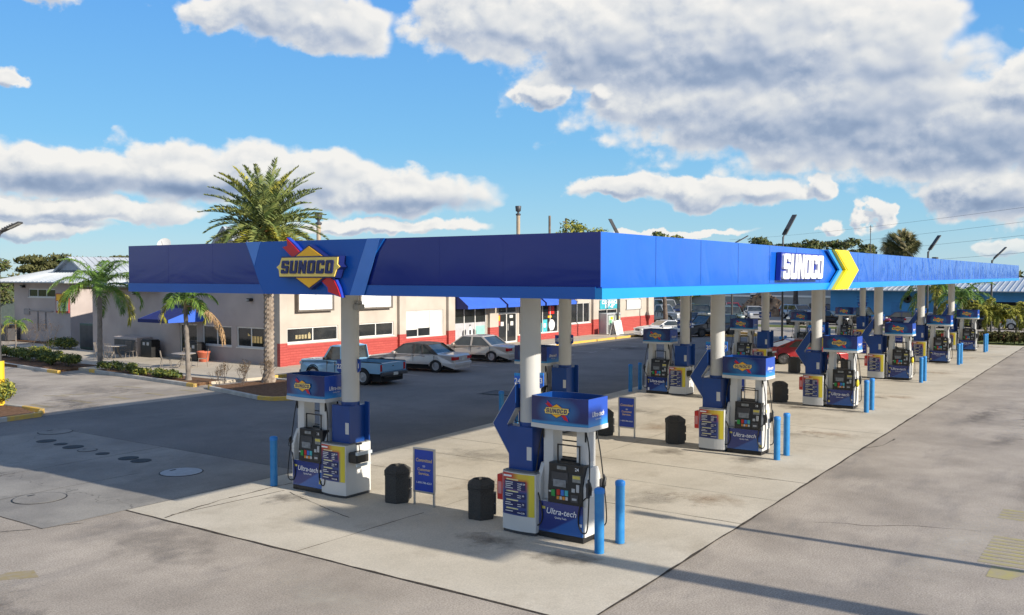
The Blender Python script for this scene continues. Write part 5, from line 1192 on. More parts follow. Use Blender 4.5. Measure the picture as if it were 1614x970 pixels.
        a = MB(); a.box((a0-.30,s_*(w-.02),zb+.0),(a0-.14,s_*(w+.16),zb+.12)); a.build('mirror', paintc if kind not in ('pickup',) else m_black, t, bevel=.03)
        if detail:
            a = MB()
            if kind in ('sedan','suv','hatch','van'): a.box((a1*.5+a2*.5+.12,s_*(w*.965),.80),(a1*.5+a2*.5+.30,s_*(w*.965+.03),.83)); a.box((a2-.05,s_*(w*.965),.81),(a2+.13,s_*(w*.965+.03),.84))
            else: a.box((a2+.15,s_*(w*.965),.86),(a2+.33,s_*(w*.965+.03),.89))
            a.build('door_handle', m_chrome, t)
            a = MB()
            for xl in ((a1*.5+a2*.5, a0-.25, a3+.1 if kind != 'pickup' else a2)): 
                a.box((xl-.007,s_*(w*.93),sill+.08),(xl+.007,s_*(w*.996),zb-.06))
            a.build('door_seam', m_under, t)
    a = MB(); zl = .62 if kind in ('sedan','coupe','hatch') else .80; a.box((h-.03,-w*.42,zl-.1),(h+.012,w*.42,zl+.10)); a.build('grille', m_dgrey, t)
    a = MB(); a.box((h-.05,-w*.86,.36),(h+.03,w*.86,.52)); a.build('front_bumper', paintc if kind in ('sedan','coupe','hatch') else m_dgrey, t, bevel=.03)
    a = MB(); 
    if kind != 'pickup': a.box((-h-.04,-w*.86,.34),(-h+.05,w*.86,.54))
    else: a.box((-h-.16,-w*.92,.46),(-h+.02,w*.92,.62)); a.box((-h-.02,-w*.6,.36),(-h+.3,w*.6,.46))
    a.build('rear_bumper', paintc if kind in ('sedan','coupe','hatch') else m_dgrey, t, bevel=.03)
    a = MB(); zp = .70 if kind not in ('pickup',) else .53; a.box((-h-(.012 if kind != 'pickup' else .175),-.16,zp-.06),(-h+.02,.16,zp+.07)); a.build('number_plate', m_plate, t)
    if kind == 'pickup':
        z1 = 1.04; b0, b1 = -.105*h, -h
        a = MB()
        def sidep(): return [(b1, .56)] + [(q[0], max(q[1], .56)) for q in arch(rx)] + [(b0, .56), (b0, z1), (b1, z1)]
        for s_ in (-1, 1): a.prism(sidep(), 'y', s_*(w-.13), s_*(w*.975))
        a.box((b1,-w+.13,.62),(b0,w-.13,.66)); a.box((b0-.05,-w+.13,.66),(b0,w-.13,z1)); a.build('bed', paintc, t)
        a = MB(); a.box((b1-.0,-w+.22,.60),(b1+.07,w-.22,z1)); a.build('tailgate', paintc, t, bevel=.012)
        a = MB(); a.box((b1+.1,-w+.135,.665),(b0-.055,w-.135,.70)); 
        for s_ in (-1, 1): a.box((b1+.02,s_*(w-.15),z1+.002),(b0-.02,s_*(w*.96),z1+.03))
        a.build('bed_liner', m_under, t); a = MB(); a.box((b1-.004,-.05,.86),(b1,.05,.90)); a.build('tailgate_handle', m_black, t)
    return t
GP = 'cars parked round the store and far lot'
p_lb = paint('pale_blue', (.22,.42,.60), .04); p_ch = paint('champagne', (.56,.51,.47), .05); p_ch2 = paint('sand', (.55,.48,.40), .05); p_red = paint('deep_red', (.30,.010,.014)); p_wh = paint('white', (.62,.63,.65), .03)
p_si = paint('silver', (.42,.43,.44), .05); p_gr = paint('graphite', (.045,.045,.055)); p_na = paint('navy', (.02,.025,.07)); p_bk = paint('black', (.012,.012,.015)); p_te = paint('teal_grey', (.10,.16,.17)); p_da = paint('dark_teal', (.02,.045,.05))
m_vinyl = mat('vinyl_roof', (.05,.042,.038), .7, var=.2)
vehicle('pickup', 'pale blue pickup truck with empty bed parked nose to the red brick base', 18.75, 24.15, R(94), p_lb, 5.0, 1.98, 1.76, GP)
vehicle('sedan', 'champagne sedan with dark vinyl rear roof, between the pickup and the plain sand sedan', 24.75, 25.15, R(99), p_ch, 5.45, 1.98, 1.47, GP, roofm=m_vinyl)
vehicle('sedan', 'sand coloured sedan without a vinyl roof, parked nose to the race car poster', 31.1, 26.2, R(97), p_ch2, 5.5, 1.98, 1.49, GP)
vehicle('coupe', 'deep red sports coupe with spoiler standing broadside under the canopy', 40.3, 9.6, R(-52), p_red, 4.8, 1.9, 1.37, GP, rim=m_dgrey)
vehicle('coupe', 'white sports coupe with black glass parked at the far store corner', 56.6, 26.2, R(140), p_wh, 4.7, 1.88, 1.36, GP, rim=m_dgrey)
vehicle('suv', 'dark graphite suv behind the third pump of the left-hand row', 59.6, 23.5, R(150), p_gr, 4.8, 1.95, 1.75, GP, rim=m_dgrey)
vehicle('pickup', 'silver pickup facing the camera beside the tree at the store corner', 79.0, 37.3, R(-100), p_si, 5.3, 2.0, 1.85, GP)
vehicle('van', 'white van behind the silver pickup at the tree', 93.5, 44.2, R(-120), p_wh, 5.0, 2.0, 2.0, GP)
vehicle('hatch', 'small navy hatchback on the far lot right of the silver pickup', 92.6, 41.0, R(-170), p_na, 4.2, 1.8, 1.5, GP)
vehicle('sedan', 'dark sedan in front of the silver pickup, mostly hidden by the white coupe', 71.5, 30.2, R(170), p_gr, 4.8, 1.85, 1.45, GP)
vehicle('suv', 'dark teal suv behind the yellow-green bush at the kerb', 78.8, 29.6, R(-140), p_te, 5.0, 2.0, 1.85, GP)
vehicle('suv', 'near-black suv just left of the teal suv', 84.0, 35.0, R(-150), p_da, 4.9, 1.95, 1.75, GP)
vehicle('pickup', 'white pickup at the far edge behind the teal suv', 96.5, 38.2, R(-140), p_wh, 5.4, 2.0, 1.9, GP)
vehicle('sedan', 'bright red sedan far behind the parked suvs', 103, 38.8, R(-160), paint('bright_red', (.45,.02,.03)), 4.6, 1.8, 1.45, GP)
vehicle('hatch', 'silver hatchback beside the brown debris heap', 90.2, 31.2, R(-150), p_si, 4.5, 1.82, 1.5, GP)
vehicle('suv', 'silver suv with lit headlamp glass right of the silver hatchback', 93.5, 27.2, R(-125), p_si, 4.7, 1.9, 1.65, GP)
vehicle('sedan', 'low black sedan on the far side of the grass strip', 82.5, 23.6, R(-170), p_bk, 4.8, 1.85, 1.42, GP)
vehicle('suv', 'black suv behind the low black sedan, before the grey building', 97.0, 25.6, R(-150), p_bk, 4.8, 1.95, 1.72, GP)
vehicle('pickup', 'black pickup parked before the blue building, left of its round tyre sign', 83.5, 17.6, R(-95), p_bk, 5.6, 2.0, 1.85, GP)
vehicle('suv', 'black suv parked before the open bay of the blue building', 83.5, 8.5, R(-95), p_bk, 4.8, 1.95, 1.7, GP)
vehicle('sedan', 'pale grey sedan parked behind the small palms at the right edge', 84.0, 2.8, R(-85), p_si, 4.8, 1.85, 1.45, GP)
vehicle('sedan', 'dark sedan parked behind the farthest pumps, before the blue wall', 84.3, 13.5, R(-90), p_na, 4.8, 1.85, 1.45, GP)
vehicle('sedan', 'white sedan among the far cars left of the debris heap', 91.0, 38.2, R(-150), p_wh, 4.7, 1.82, 1.45, GP)
vehicle('sedan', 'blue-grey sedan parked right of the navy hatchback', 98.5, 43.0, R(-160), p_te, 4.7, 1.82, 1.45, GP)
vehicle('hatch', 'small graphite hatchback in front of the debris heap', 87.5, 34.3, R(-145), p_gr, 4.3, 1.8, 1.5, GP)
vehicle('suv', 'graphite suv right of the silver suv, before the grey building', 99.5, 22.2, R(-150), p_gr, 4.8, 1.95, 1.7, GP)
vehicle('sedan', 'black sedan left of the black pickup on the far side of the grass strip', 83.4, 20.6, R(-105), p_bk, 4.7, 1.82, 1.43, GP)
vehicle('sedan', 'silver sedan before the blue wall, left of the shaded bay', 83.6, 11.0, R(-92), p_si, 4.7, 1.82, 1.43, GP)
t = thing('motorcycle', 'pink and black touring motorcycle before the blue wall', 'motorcycle', (80.6,15.0,-.03), R(70))
for x in (-.75,.75):
    a = MB(); a.X = Matrix.Translation((x,0,.32)) @ Matrix.Rotation(R(90),4,'X'); a.lathe([(.05,-.06),(.30,-.07),(.33,0),(.30,.07),(.05,.06)], (0,0,0), 18); w_ = a.build('wheel', m_tyre, t)
a = MB(); a.ball((.25,0,.72),(.5,.18,.2)); a.ball((-.7,0,.78),(.42,.2,.15)); a.ball((.45,0,.98),(.18,.2,.2)); a.build('fairing', mat('pink_paint', (.32,.04,.09), .3, coat=.6), t)
a = MB(); a.ball((-.15,0,.82),(.4,.16,.1)); a.box((-.3,-.15,.3),(.35,.15,.65)); a.build('seat', m_black, t)
a = MB(); a.tube([(.75,0,.32),(.5,0,1.05),(.4,-.35,1.1)], .025, 6); a.tube([(.5,0,1.05),(.4,.35,1.1)], .025, 6); a.build('handlebar', m_chrome, t)
# ------------------------------------------------------------------ vegetation
m_pg1 = mat('date_frond', (.08,.135,.038), .5, scale=2.5, c2=(.27,.29,.09), wpos=True, detail=3, spec=.4)
m_pg2 = mat('yellowing_frond', (.20,.22,.035), .6, scale=2.5, c2=(.40,.36,.06), wpos=True, spec=.3)
m_qg1 = mat('queen_frond', (.045,.11,.015), .5, scale=2, c2=(.17,.27,.045), wpos=True, spec=.4)
m_dead = mat('dead_frond', (.28,.17,.08), .8, scale=4, c2=(.42,.28,.15), wpos=True)
m_trunk = mat('palm_trunk', (.16,.12,.09), .9, scale=3, c2=(.36,.30,.24), detail=8, bump=.8, bscale=18)
m_ptr = mat('grey_palm_trunk', (.13,.11,.095), .85, scale=3, c2=(.24,.21,.18), bump=.4, bscale=12)
m_boot = mat('orange_boot', (.36,.17,.05), .8, scale=5, c2=(.45,.27,.10))
m_leaf = mat('leaf_green', (.030,.055,.014), .6, scale=1.4, c2=(.11,.15,.035), wpos=True, spec=.3, detail=6)
m_leafy = mat('leaf_yellow_green', (.14,.16,.025), .6, scale=1.6, c2=(.34,.32,.05), wpos=True, spec=.3, detail=6)
m_leafd = mat('leaf_olive', (.045,.055,.022), .65, scale=.5, c2=(.14,.135,.05), wpos=True, spec=.2, detail=8)
m_leafr = mat('leaf_red_brown', (.06,.045,.02), .65, scale=1.5, c2=(.16,.09,.04), wpos=True, spec=.2)
m_bark = mat('bark', (.07,.055,.045), .9, scale=4, c2=(.15,.12,.10), bump=.5)
def frond(mb, base, az, e0, Ln, droop, ll, n, rnd, m=0, wd=.035, hang=.35, rach=.02, vee=.5, twist=0.0, mr=None):
    p = Vector(base); pts = [p.copy()]; ds = []; steps = 14; side = Vector((-math.sin(az), math.cos(az), 0))
    for i in range(steps):
        t = (i+.5)/steps; el = e0 - droop*t**1.25; d = Vector((math.cos(az)*math.cos(el), math.sin(az)*math.cos(el), math.sin(el))); ds.append(d); p = p + d*(Ln/steps); pts.append(p.copy())
    mb.tube(pts, [rach*(1-.85*i/steps) for i in range(steps+1)], 4, m if mr is None else mr)
    for k in range(n):
        t = .12 + .88*(k+.5)/n; f = t*steps; i = min(int(f), steps-1); q = pts[i].lerp(pts[i+1], f-i); d = ds[i]; up = side.cross(d) * -1
        if up.z < 0: up = -up
        l = ll*(math.sin(math.pi*min(1, .16+.84*t)**.8)*.75+.25)*rnd.uniform(.8,1.15)
        for s in (-1, 1):
            fw = .35+.75*t; v = (side*s*1.0 + d*fw + up*vee*rnd.uniform(.4,1.4)).normalized()
            tip = q + v*l; tip.z -= hang*l*rnd.uniform(.6,1.3); mid = q + v*l*.5; mid.z -= hang*l*.12
            ww = up.cross(v).normalized()*wd*.5 if rnd.random() < .6 else up*wd*.5
            mb.add([q-ww*.6, q+ww*.6, mid+ww, mid-ww, tip], [(0,1,2,3),(3,2,4)], m)
def palm_trunk(mb, pts, r, rings, m=0, rough=.0, rnd=random):
    P = [Vector(p) for p in pts]; n = 14; v = []; L_ = rings
    def at(t):
        f = t*(len(P)-1); i = min(int(f), len(P)-2); return P[i].lerp(P[i+1], f-i)
    for k in range(L_+1):
        t = k/L_; c = at(t); rr = r*(1.0-.12*t) + (r*.5*max(0, 1-t*14)) 
        for j in range(n):
            bump_ = rough*(((k + (j//2)) % 2)-.3)*rnd.uniform(.6,1.3) + (.03*r if k % 2 else 0)
            v.append(c + Vector((math.cos(2*math.pi*j/n), math.sin(2*math.pi*j/n), 0))*(rr+bump_))
    mb.add(v, [(k*n+j, k*n+(j+1) % n, (k+1)*n+(j+1) % n, (k+1)*n+j) for k in range(L_) for j in range(n)], m, False)
# date palm
def date_palm(x, y):
    rnd = random.Random(5); t = thing('date_palm', 'tall date palm with rough trunk and full feathery crown above the canopy', 'palm tree', (x,y,.08))
    a = MB(); palm_trunk(a, [(0,0,0),(.02,-.03,3.5),(-.05,.06,6.75)], .215, 64, 0, .05, rnd); a.build('trunk', m_trunk, t)
    a = MB(); 
    for i in range(46):
        an = i*2.399; z = 6.2+.9*i/46; r0 = .2+.10*(i/46); a.cyl((-.05+math.cos(an)*r0*.7,.06+math.sin(an)*r0*.7,z-.05),(-.05+math.cos(an)*(r0+.28),.06+math.sin(an)*(r0+.28),z+.34),.065,.025,6)
    a.build('leaf_boots', m_boot, t)
    a = MB(); n = 98
    for i in range(n):
        an = i*2.39996 + rnd.uniform(-.15,.15); q = i/n; e0 = R(-38 + 122*q**.85 + rnd.uniform(-6,6)); Ln = rnd.uniform(2.75,3.3)*(1-.10*(1-q)); z = 6.75+.55*q
        low = q < .26
        frond(a, (-.05+math.cos(an)*.12,.06+math.sin(an)*.12,z), an, e0, Ln, R(42 if q > .45 else 58) + rnd.uniform(-.1,.15), .52, 56, rnd, 1 if (low and rnd.random() < .75) or rnd.random() < .12 else 0, .048, .15, .03, .75)
    a.build('crown', [m_pg1, m_pg2], t); return t
date_palm(15.72, 26.42)
def queen_palm(label, x, y, zc, R_, n=20, seed=1, lean=(0,0), thick=.12, zb=.09, ll=.62, group=None, dead=0, m1=None, name='queen_palm', droop=118, wd=.03, dens=40):
    rnd = random.Random(seed); t = thing(name, label, 'palm tree', (x,y,zb), 0, group); a = MB(); top = (lean[0], lean[1], zc)
    palm_trunk(a, [(0,0,0),(lean[0]*.4,lean[1]*.4,zc*.5),top], thick, 22, 0, .008, rnd); a.build('trunk', m_ptr, t)
    a = MB(); a.cyl((top[0],top[1],zc-.1),(top[0],top[1],zc+.55),thick*.85,.06,10); a.build('crownshaft', mat('crownshaft_tan', (.28,.20,.11), .7, var=.25, scale=5), t)
    a = MB()
    for i in range(n):
        an = i*2.39996+rnd.uniform(-.25,.25); q = i/n; e0 = R(2+74*q+rnd.uniform(-8,8)); k = rnd.random()
        frond(a, (top[0]+math.cos(an)*.06,top[1]+math.sin(an)*.06,zc+.35), an, e0, R_*rnd.uniform(.92,1.15), R(droop)*rnd.uniform(.85,1.1)*(1.05-.25*q), ll, dens, rnd, 1 if q < .22 and k < .8 else 0, wd, .75, .02, .5)
    a.build('crown', [m1 or m_qg1, m_pg2], t)
    if dead:
        a = MB(); frond(a, (top[0],top[1],zc+.1), dead, R(5), 3.2, R(95), .30, 70, rnd, 0, .03, .9, .03, .1); frond(a, (top[0],top[1],zc+.15), dead+.08, R(-5), 3.0, R(85), .25, 60, rnd, 0, .03, 1.0, .03, .1); a.build('dead_frond', m_dead, t)
    return t
QG = 'queen palms along the beds'
queen_palm('bushy queen palm in the bed left of the canopy, the larger of two', 14.85, 38.74, 3.95, 2.8, 17, 3, (.1,.1), .13, group=QG, ll=.62, dens=85, wd=.035, droop=112)
queen_palm('smaller queen palm with one dead brown frond, in front of the entrance awning', 13.95, 29.95, 3.35, 1.45, 9, 8, (-.05,.1), .11, group=QG, ll=.55, dead=-1.35, dens=60, wd=.035)
queen_palm('thin young palm at the left edge among the low hedges', 17.3, 52.2, 1.5, .9, 7, 12, (0,0), .04, group=QG, ll=.4, dens=26)
queen_palm('tall queen palm with long drooping fronds behind the farthest pumps', 71.6, 8.6, 3.45, 3.3, 22, 21, (.2,-.2), .16, 0, .8, QG, wd=.06)
queen_palm('second queen palm drooping low, right of the tall one', 70.5, 6.3, 2.6, 3.0, 16, 22, (0,0), .14, 0, .7, QG, wd=.06)
queen_palm('small palm with pale trunk between the tall palm and the twin palms', 68.6, 4.2, 1.85, 1.9, 14, 23, (.1,0), .12, 0, .5, QG, wd=.06, m1=m_leafy)
queen_palm('left one of the twin low palms at the right edge', 69.5, 3.3, 1.5, 1.8, 13, 24, (-.1,.2), .1, 0, .5, QG, wd=.06, m1=m_leafy)
queen_palm('right one of the twin low palms at the right edge', 69.5, 2.2, 1.55, 1.8, 13, 25, (.1,-.1), .1, 0, .5, QG, wd=.06, m1=m_leafy)
# cabbage palm far off: fan leaves in a ball
rnd = random.Random(9); t = thing('cabbage_palm', 'shaggy round cabbage palm whose crown stands over the canopy', 'palm tree', (98.3,17.2,0)); a = MB(); palm_trunk(a, [(0,0,0),(.05,0,4),(0,0,7.6)], .27, 30, 0, .03, rnd); a.build('trunk', m_trunk, t)
a = MB()
for i in range(120):
    z = rnd.uniform(-.75,1); an = rnd.uniform(0,2*math.pi); rr = math.sqrt(1-z*z); d = Vector((rr*math.cos(an), rr*math.sin(an), z)); c = Vector((0,0,8.2)) + d*rnd.uniform(.6,1.5); a.tube([Vector((0,0,7.8)), c], .02, 3)
    e1 = d.orthogonal().normalized(); e2 = d.cross(e1); m = 1 if rnd.random() < .22 else 0
    for k in range(16):
        f = (k/15-.5)*3.6; q = (d*math.cos(f)+e1*math.sin(f)).normalized(); tip = c+q*rnd.uniform(.85,1.25); tip.z -= .2; a.add([c-e2*.02, c+q*.6+e2*.05, tip, c+q*.6-e2*.05], [(0,1,2,3)], m)
a.build('crown', [m_leafd, mat('straw_leaf', (.30,.26,.14), .8)], t)

def leaves(mb, centers, n, size, rnd, m=(0,), flat=.0):
    for i in range(n):
        c, r = centers[rnd.randrange(len(centers))]; 
        while True:
            d = Vector((rnd.uniform(-1,1), rnd.uniform(-1,1), rnd.uniform(-1,1)))
            if d.length <= 1: break
        d = d * (0.55 + .45*rnd.random()) / max(d.length, .35) * d.length**.3 if d.length > 0 else d
        p = Vector(c) + Vector((d.x*r[0], d.y*r[1], d.z*r[2])); nx = (d.normalized() + Vector((rnd.gauss(0,.6), rnd.gauss(0,.6), rnd.gauss(0,.6)))).normalized()
        e1 = nx.orthogonal().normalized(); q = rnd.uniform(0, 6.28); e2 = nx.cross(e1); a_ = e1*math.cos(q)+e2*math.sin(q); b_ = nx.cross(a_); s = size*rnd.uniform(.6,1.4)
        mb.add([p-a_*s, p+b_*s*.45, p+a_*s, p-b_*s*.45], [(0,1,2,3)], m[rnd.randrange(len(m))])
def bush(name, label, x, y, rx, ry, h, n, size, mats, seed, group=None, zb=.1, cat='shrub', blobs=7, rz=0, mi=(0,0,0,1)):
    rnd = random.Random(seed); t = thing(name, label, cat, (x,y,zb), rz, group); C_ = []
    for i in range(blobs):
        C_.append(((rnd.uniform(-.6,.6)*rx, rnd.uniform(-.6,.6)*ry, h*rnd.uniform(.38,.66)), (rx*.45, ry*.45 + .05, h*.38)))
    a = MB(); leaves(a, C_, n, size, rnd, mi); a.build('foliage', mats, t)
    a = MB()
    for i in range(8): c = C_[i % len(C_)][0]; a.tube([(c[0]*.2,c[1]*.2,0),(c[0]*.7,c[1]*.7,h*.3),c], [.02,.014,.006], 4)
    a.build('stems', m_bark, t); return t
SG = 'clipped shrubs in the planting beds'
LF = [m_leaf, m_leafy]
bush('shrub', 'small rounded dark shrub at the foot of the larger queen palm', 14.35, 37.0, .55,.7,.55,900,.06,LF,1,SG)
bush('shrub', 'rounded shrub second from the queen palm in the long bed', 14.15, 34.9, .5,.75,.6,900,.06,LF,2,SG)
bush('shrub', 'pale low shrub in the middle of the long bed', 14.0, 33.5, .45,.6,.42,700,.06,[m_leaf,m_leafy],3,SG, mi=(0,1,1))
bush('shrub', 'low shrub beside the smaller queen palm, left side', 13.9, 32.2, .5,.75,.45,800,.06,LF,4,SG)
bush('shrub', 'low dark shrub right at the smaller queen palm', 13.8, 31.0, .45,.7,.45,800,.06,LF,5,SG)
for k, (x, y) in enumerate(((14.2,40.8),(14.3,42.6),(14.6,44.6),(14.9,46.8),(15.1,49.0),(16.4,46.5),(16.8,49.0))):
    bush('hedge_shrub', ['hedge shrub nearest the gap in the left kerb','second hedge shrub along the left kerb','third hedge shrub along the left kerb','fourth hedge shrub along the left kerb','hedge shrub at the left edge of the view','pale shrub behind the middle of the left hedge','pale shrub behind the far end of the left hedge'][k], x, y, .7,1.0,.75 if k < 5 else .6,1300,.065,LF,20+k,SG, mi=(0,0,0,1) if k < 5 else (0,1,1))
bush('shrub', 'broad dark shrub before the gap between store and annex', 20.6, 52.6, .9,2.0,.85,1700,.08,LF,41,SG)
bush('shrub', 'bright yellow-green shrub on the kerbed bed at the left edge', 4.55, 28.9, .75,.8,1.05,1500,.07,LF,42,SG, mi=(1,1,0))
bush('shrub', 'big yellow-green bush on its own yellow-kerbed island by the far cars', 61.6, 22.4, 1.5,1.5,1.75,3200,.12,LF,43,None,0, mi=(1,1,0))
kerb([(61.6+2.1*math.cos(q), 22.4+2.1*math.sin(q)) for q in [math.pi*2*i/16 for i in range(17)]], m=m_ycurb, name='painted_kerb')
bush('hedge', 'low brown-green hedge behind the last bollards at the right edge', 63.4, 1.5, .8,6.5,.95,7000,.12,[m_leafd,m_leafr],44,None,0,'hedge',26)
def bare_bush(label, x, y, h, w, seed, grp):
    rnd = random.Random(seed); t = thing('bare_shrub', label, 'shrub', (x,y,.1), 0, grp); a = MB()
    def br(p, d, l, r, k):
        q = p+d*l; a.tube([p, p.lerp(q,.5)+Vector((rnd.gauss(0,.02),rnd.gauss(0,.02),0)), q], [r,r*.8,r*.6], 4)
        if k: 
            for _ in range(3 if k > 1 else 2): br(q, (d+Vector((rnd.gauss(0,.45)*w,rnd.gauss(0,.45)*w,rnd.uniform(-.05,.35)))).normalized(), l*.68, r*.6, k-1)
    for i in range(5): br(Vector((rnd.gauss(0,.06),rnd.gauss(0,.06),0)), Vector((rnd.gauss(0,.35)*w,rnd.gauss(0,.35)*w,1)).normalized(), h*.38, .012, 3)
    a.build('branches', m_bark, t); b = MB(); leaves(b, [((0,0,h*.75),(h*.35*w,h*.35*w,h*.3))], 90, .035, rnd); b.build('leaves', m_leafr, t)
BG = 'leafless shrubs round the palms'
for k, (x, y, h, w) in enumerate(((14.0,27.3,1.0,.6),(14.9,27.1,1.1,.8),(15.3,26.1,1.15,.8),(14.2,26.4,.9,.8),(13.4,27.0,.8,.7),(19.6,54.5,2.1,1.1),(19.0,51.5,2.2,1.2),(18.5,56,2.0,1.1))):
    bare_bush(['twiggy bare shrub at the left tip of the date palm bed','twiggy bare shrub just left of the date palm trunk','tallest twiggy shrub directly behind the date palm trunk','twiggy bare shrub in the middle of the date palm bed','smallest twiggy shrub by the yellow kerb tip','large bare shrub before the annex wall','large bare shrub in front of the dark locker','large bare shrub nearest the annex corner'][k], x, y, h, w, 60+k, BG)
def tree(name, label, x, y, h, r, crown_lo, n, size, mats, seed, group=None, trunk=.22, lean=(0,0), sparse=False, blobs=16, flat=1.0, m_t=None):
    rnd = random.Random(seed); t = thing(name, label, 'tree', (x,y,0), 0, group); a = MB(); C_ = []; top = Vector((lean[0],lean[1],crown_lo+(h-crown_lo)*.45))
    a.tube([(0,0,-.05),(lean[0]*.3,lean[1]*.3,crown_lo*.5),(lean[0]*.7,lean[1]*.7,crown_lo),top], [trunk,trunk*.8,trunk*.6,trunk*.3], 8)
    for i in range(blobs):
        an = i*2.4+rnd.uniform(-.3,.3); q = rnd.random()**.6; zz = crown_lo+(h-crown_lo)*rnd.uniform(.15,.9); taper = math.sqrt(max(.1, 1-((zz-crown_lo)/(h-crown_lo)-.45)**2*2.6))
        c = Vector((lean[0]+math.cos(an)*r*q*taper*.85, lean[1]+math.sin(an)*r*q*taper*.85, zz)); s = r*rnd.uniform(.20,.36); C_.append((c, (s*1.15,s*1.15,s*.75*flat)))
        st = Vector((lean[0]*.6,lean[1]*.6,crown_lo*rnd.uniform(.75,1.0))); a.tube([st, st.lerp(c,.55)+Vector((0,0,.3)), c], [trunk*.4,trunk*.25,trunk*.08], 5)
    a.build('trunk', m_t or m_bark, t); b = MB(); leaves(b, C_, n, size, rnd, (0,0,1)); b.build('crown', mats, t); return t
TG = 'trees beyond the lots'
tree('leafy_tree', 'tree with forked leaning trunk at the far corner of the store', 66.2, 30.6, 9.0, 3.0, 5.0, 3500, .16, LF, 70, TG, .25, (-.6,.3))
tree('feathery_tree', 'feathery yellow-green tree beside the utility poles', 76, 46.5, 11.3, 4.0, 6.5, 2600, .2, [m_leafy,m_leaf], 71, TG, .2, blobs=22)
tree('leafy_tree', 'dark leafy tree at the left edge beyond the annex', 27.5, 77.5, 6.4, 3.4, 1.6, 6000, .15, [m_leafd,m_leaf], 72, TG, .25, blobs=26)
for k, (x, y, h, r) in enumerate(((80,205,12.8,9),(98,196,10.8,8),(60,190,9.0,7),(108,190,9.5,7))):
    tree('pine_tree', ['tall flat-topped pine standing over the left treeline','broad pine behind the annex roof','low broad tree at the left end of the treeline','pine partly behind the annex roof ridge'][k], x, y, h, r, 3, 5000, .42, [m_leafd,m_leafd], 80+k, TG, .3, blobs=26, flat=.55)
for k, (x, y, h, r) in enumerate(((153.9,51.8,12.2,5.2),(155.9,47.4,11.0,5.4),(158.5,43.6,11.6,5.6),(161,40.2,11.9,5.2),(163.5,36.8,11.0,4.8),(152,56.5,10.6,4.2))):
    tree('pine_tree', ['pine behind the slanted lamp, above the white lettering','low pine right of the slanted lamp','pine midway along the row over the lettering','tallest crown of the row behind the chevron','last pine of the row, just right of the chevron','small pine left of the slanted lamp'][k], x, y, h, r, 4.5, 3200, .34, [m_leafd,m_leaf], 90+k, TG, .25, blobs=18, flat=.6)
for k, (x, y, h, r) in enumerate(((104,58,7,4),(98,64,8,5),(112,52,8,5),(108,47,7,4.5),(90,56,6.5,4))):
    tree('leafy_tree', ['sunlit green tree behind the white van','green tree behind the store corner, left of the van','green tree behind the small navy hatchback','green tree right of the diamond road sign','low green tree right behind the store corner'][k], x, y, h, r, 1.5, 4000, .25, [m_leafy,m_leaf], 100+k, TG, .2, blobs=18)
tree('leafy_tree', 'dark narrow tree with thick trunk between the grey building and silver suv', 97.6, 28.8, 6.8, 2.2, 3.6, 1800, .2, LF, 110, TG, .4)
# far-off woods all round, and the wood across the road behind the camera that the canopy mirrors
def wood(pts, h, n, size, seed, mats, label):
    rnd = random.Random(seed); C_ = []
    for (x0,y0),(x1,y1) in zip(pts, pts[1:]):
        k = int(math.hypot(x1-x0,y1-y0)/5)
        for i in range(k): C_.append((Vector((x0+(x1-x0)*i/k+rnd.uniform(-3,3), y0+(y1-y0)*i/k+rnd.uniform(-3,3), h*rnd.uniform(.3,.55))), (rnd.uniform(3.5,6),rnd.uniform(3.5,6),h*rnd.uniform(.4,.55))))
    a = MB(); leaves(a, C_, n, size, rnd, (0,1)); tag(a.build('far_wood', mats), label, 'wood', kind='stuff')
wood([(-40,260),(70,240),(160,190),(210,110),(230,40),(235,-60)], 6.5, 26000, .8, 120, [m_leafd,m_leaf], 'far-off low wood along the horizon')
wood([(-75,-30),(-80,20),(-70,75)], 7.5, 9000, .5, 121, [m_leafd,m_leaf], 'wood across the road behind the viewer, mirrored in the canopy')
# ------------------------------------------------------------------ far buildings
m_bwall = mat('blue_building_wall', (.05,.22,.44), .75, scale=.5, var=.12, wpos=True)
b = thing('blue_building', 'long blue garage building with white metal roof and open dark bay', 'building', (0,0,0))
a = MB(); wall(a, 'y', 90.0, .3, -22, 22.5, 0, 3.45, [(-20,9.5,0,2.35)]); a.box((90.3,22.2,0),(104,22.5,3.45)); a.box((93.5,-20,0),(93.7,9.5,3.4),1); a.box((90.3,-20,2.36),(93.5,9.5,2.5),1); a.box((90.3,9.5,0),(93.5,9.6,2.4),1); a.build('wall', [m_bwall, m_dgrey], b)
a = MB(); ribroof(a, ((89.0,-23,3.42),(89.0,23,3.42),(97,23,4.75),(97,-23,4.75)), 90, rib=.07); ribroof(a, ((105,23,3.42),(105,-23,3.42),(97,-23,4.75),(97,23,4.75)), 60); a.build('roof', m_metal_roof, b)
a = MB(); a.box((89.97,18.2,2.0),(89.998,19.9,3.0)); 
for z in (2.0,2.3,2.6): a.box((89.95,18.5,z),(89.969,19.7,z+.14),1)
a.build('faded_lettering', [m_bwall, mat('faded_blue_paint', (.03,.13,.33), .8)], b)
for y in (15.2, 12.6): a = MB(); a.box((89.96,y,.1),(89.998,y+1.0,2.2)); a.build('door', mat('blue_door', (.04,.18,.38), .7), b)
t = thing('tyre_sign', 'black tyre with white hub hung on the blue wall', 'tyre', (89.9,14.6,2.55)); a = MB(); a.X = Matrix.Rotation(R(90),4,'Y'); a.lathe([(.18,-.1),(.30,-.12),(.42,-.08),(.44,0),(.42,.08),(.30,.1),(.18,.08)], (0,0,0), 24); a.build('tyre', m_tyre, t)
a = MB(); a.cyl((-.1,0,0),(.0,0,0),.17,n=18); a.build('hub', m_wtext, t)
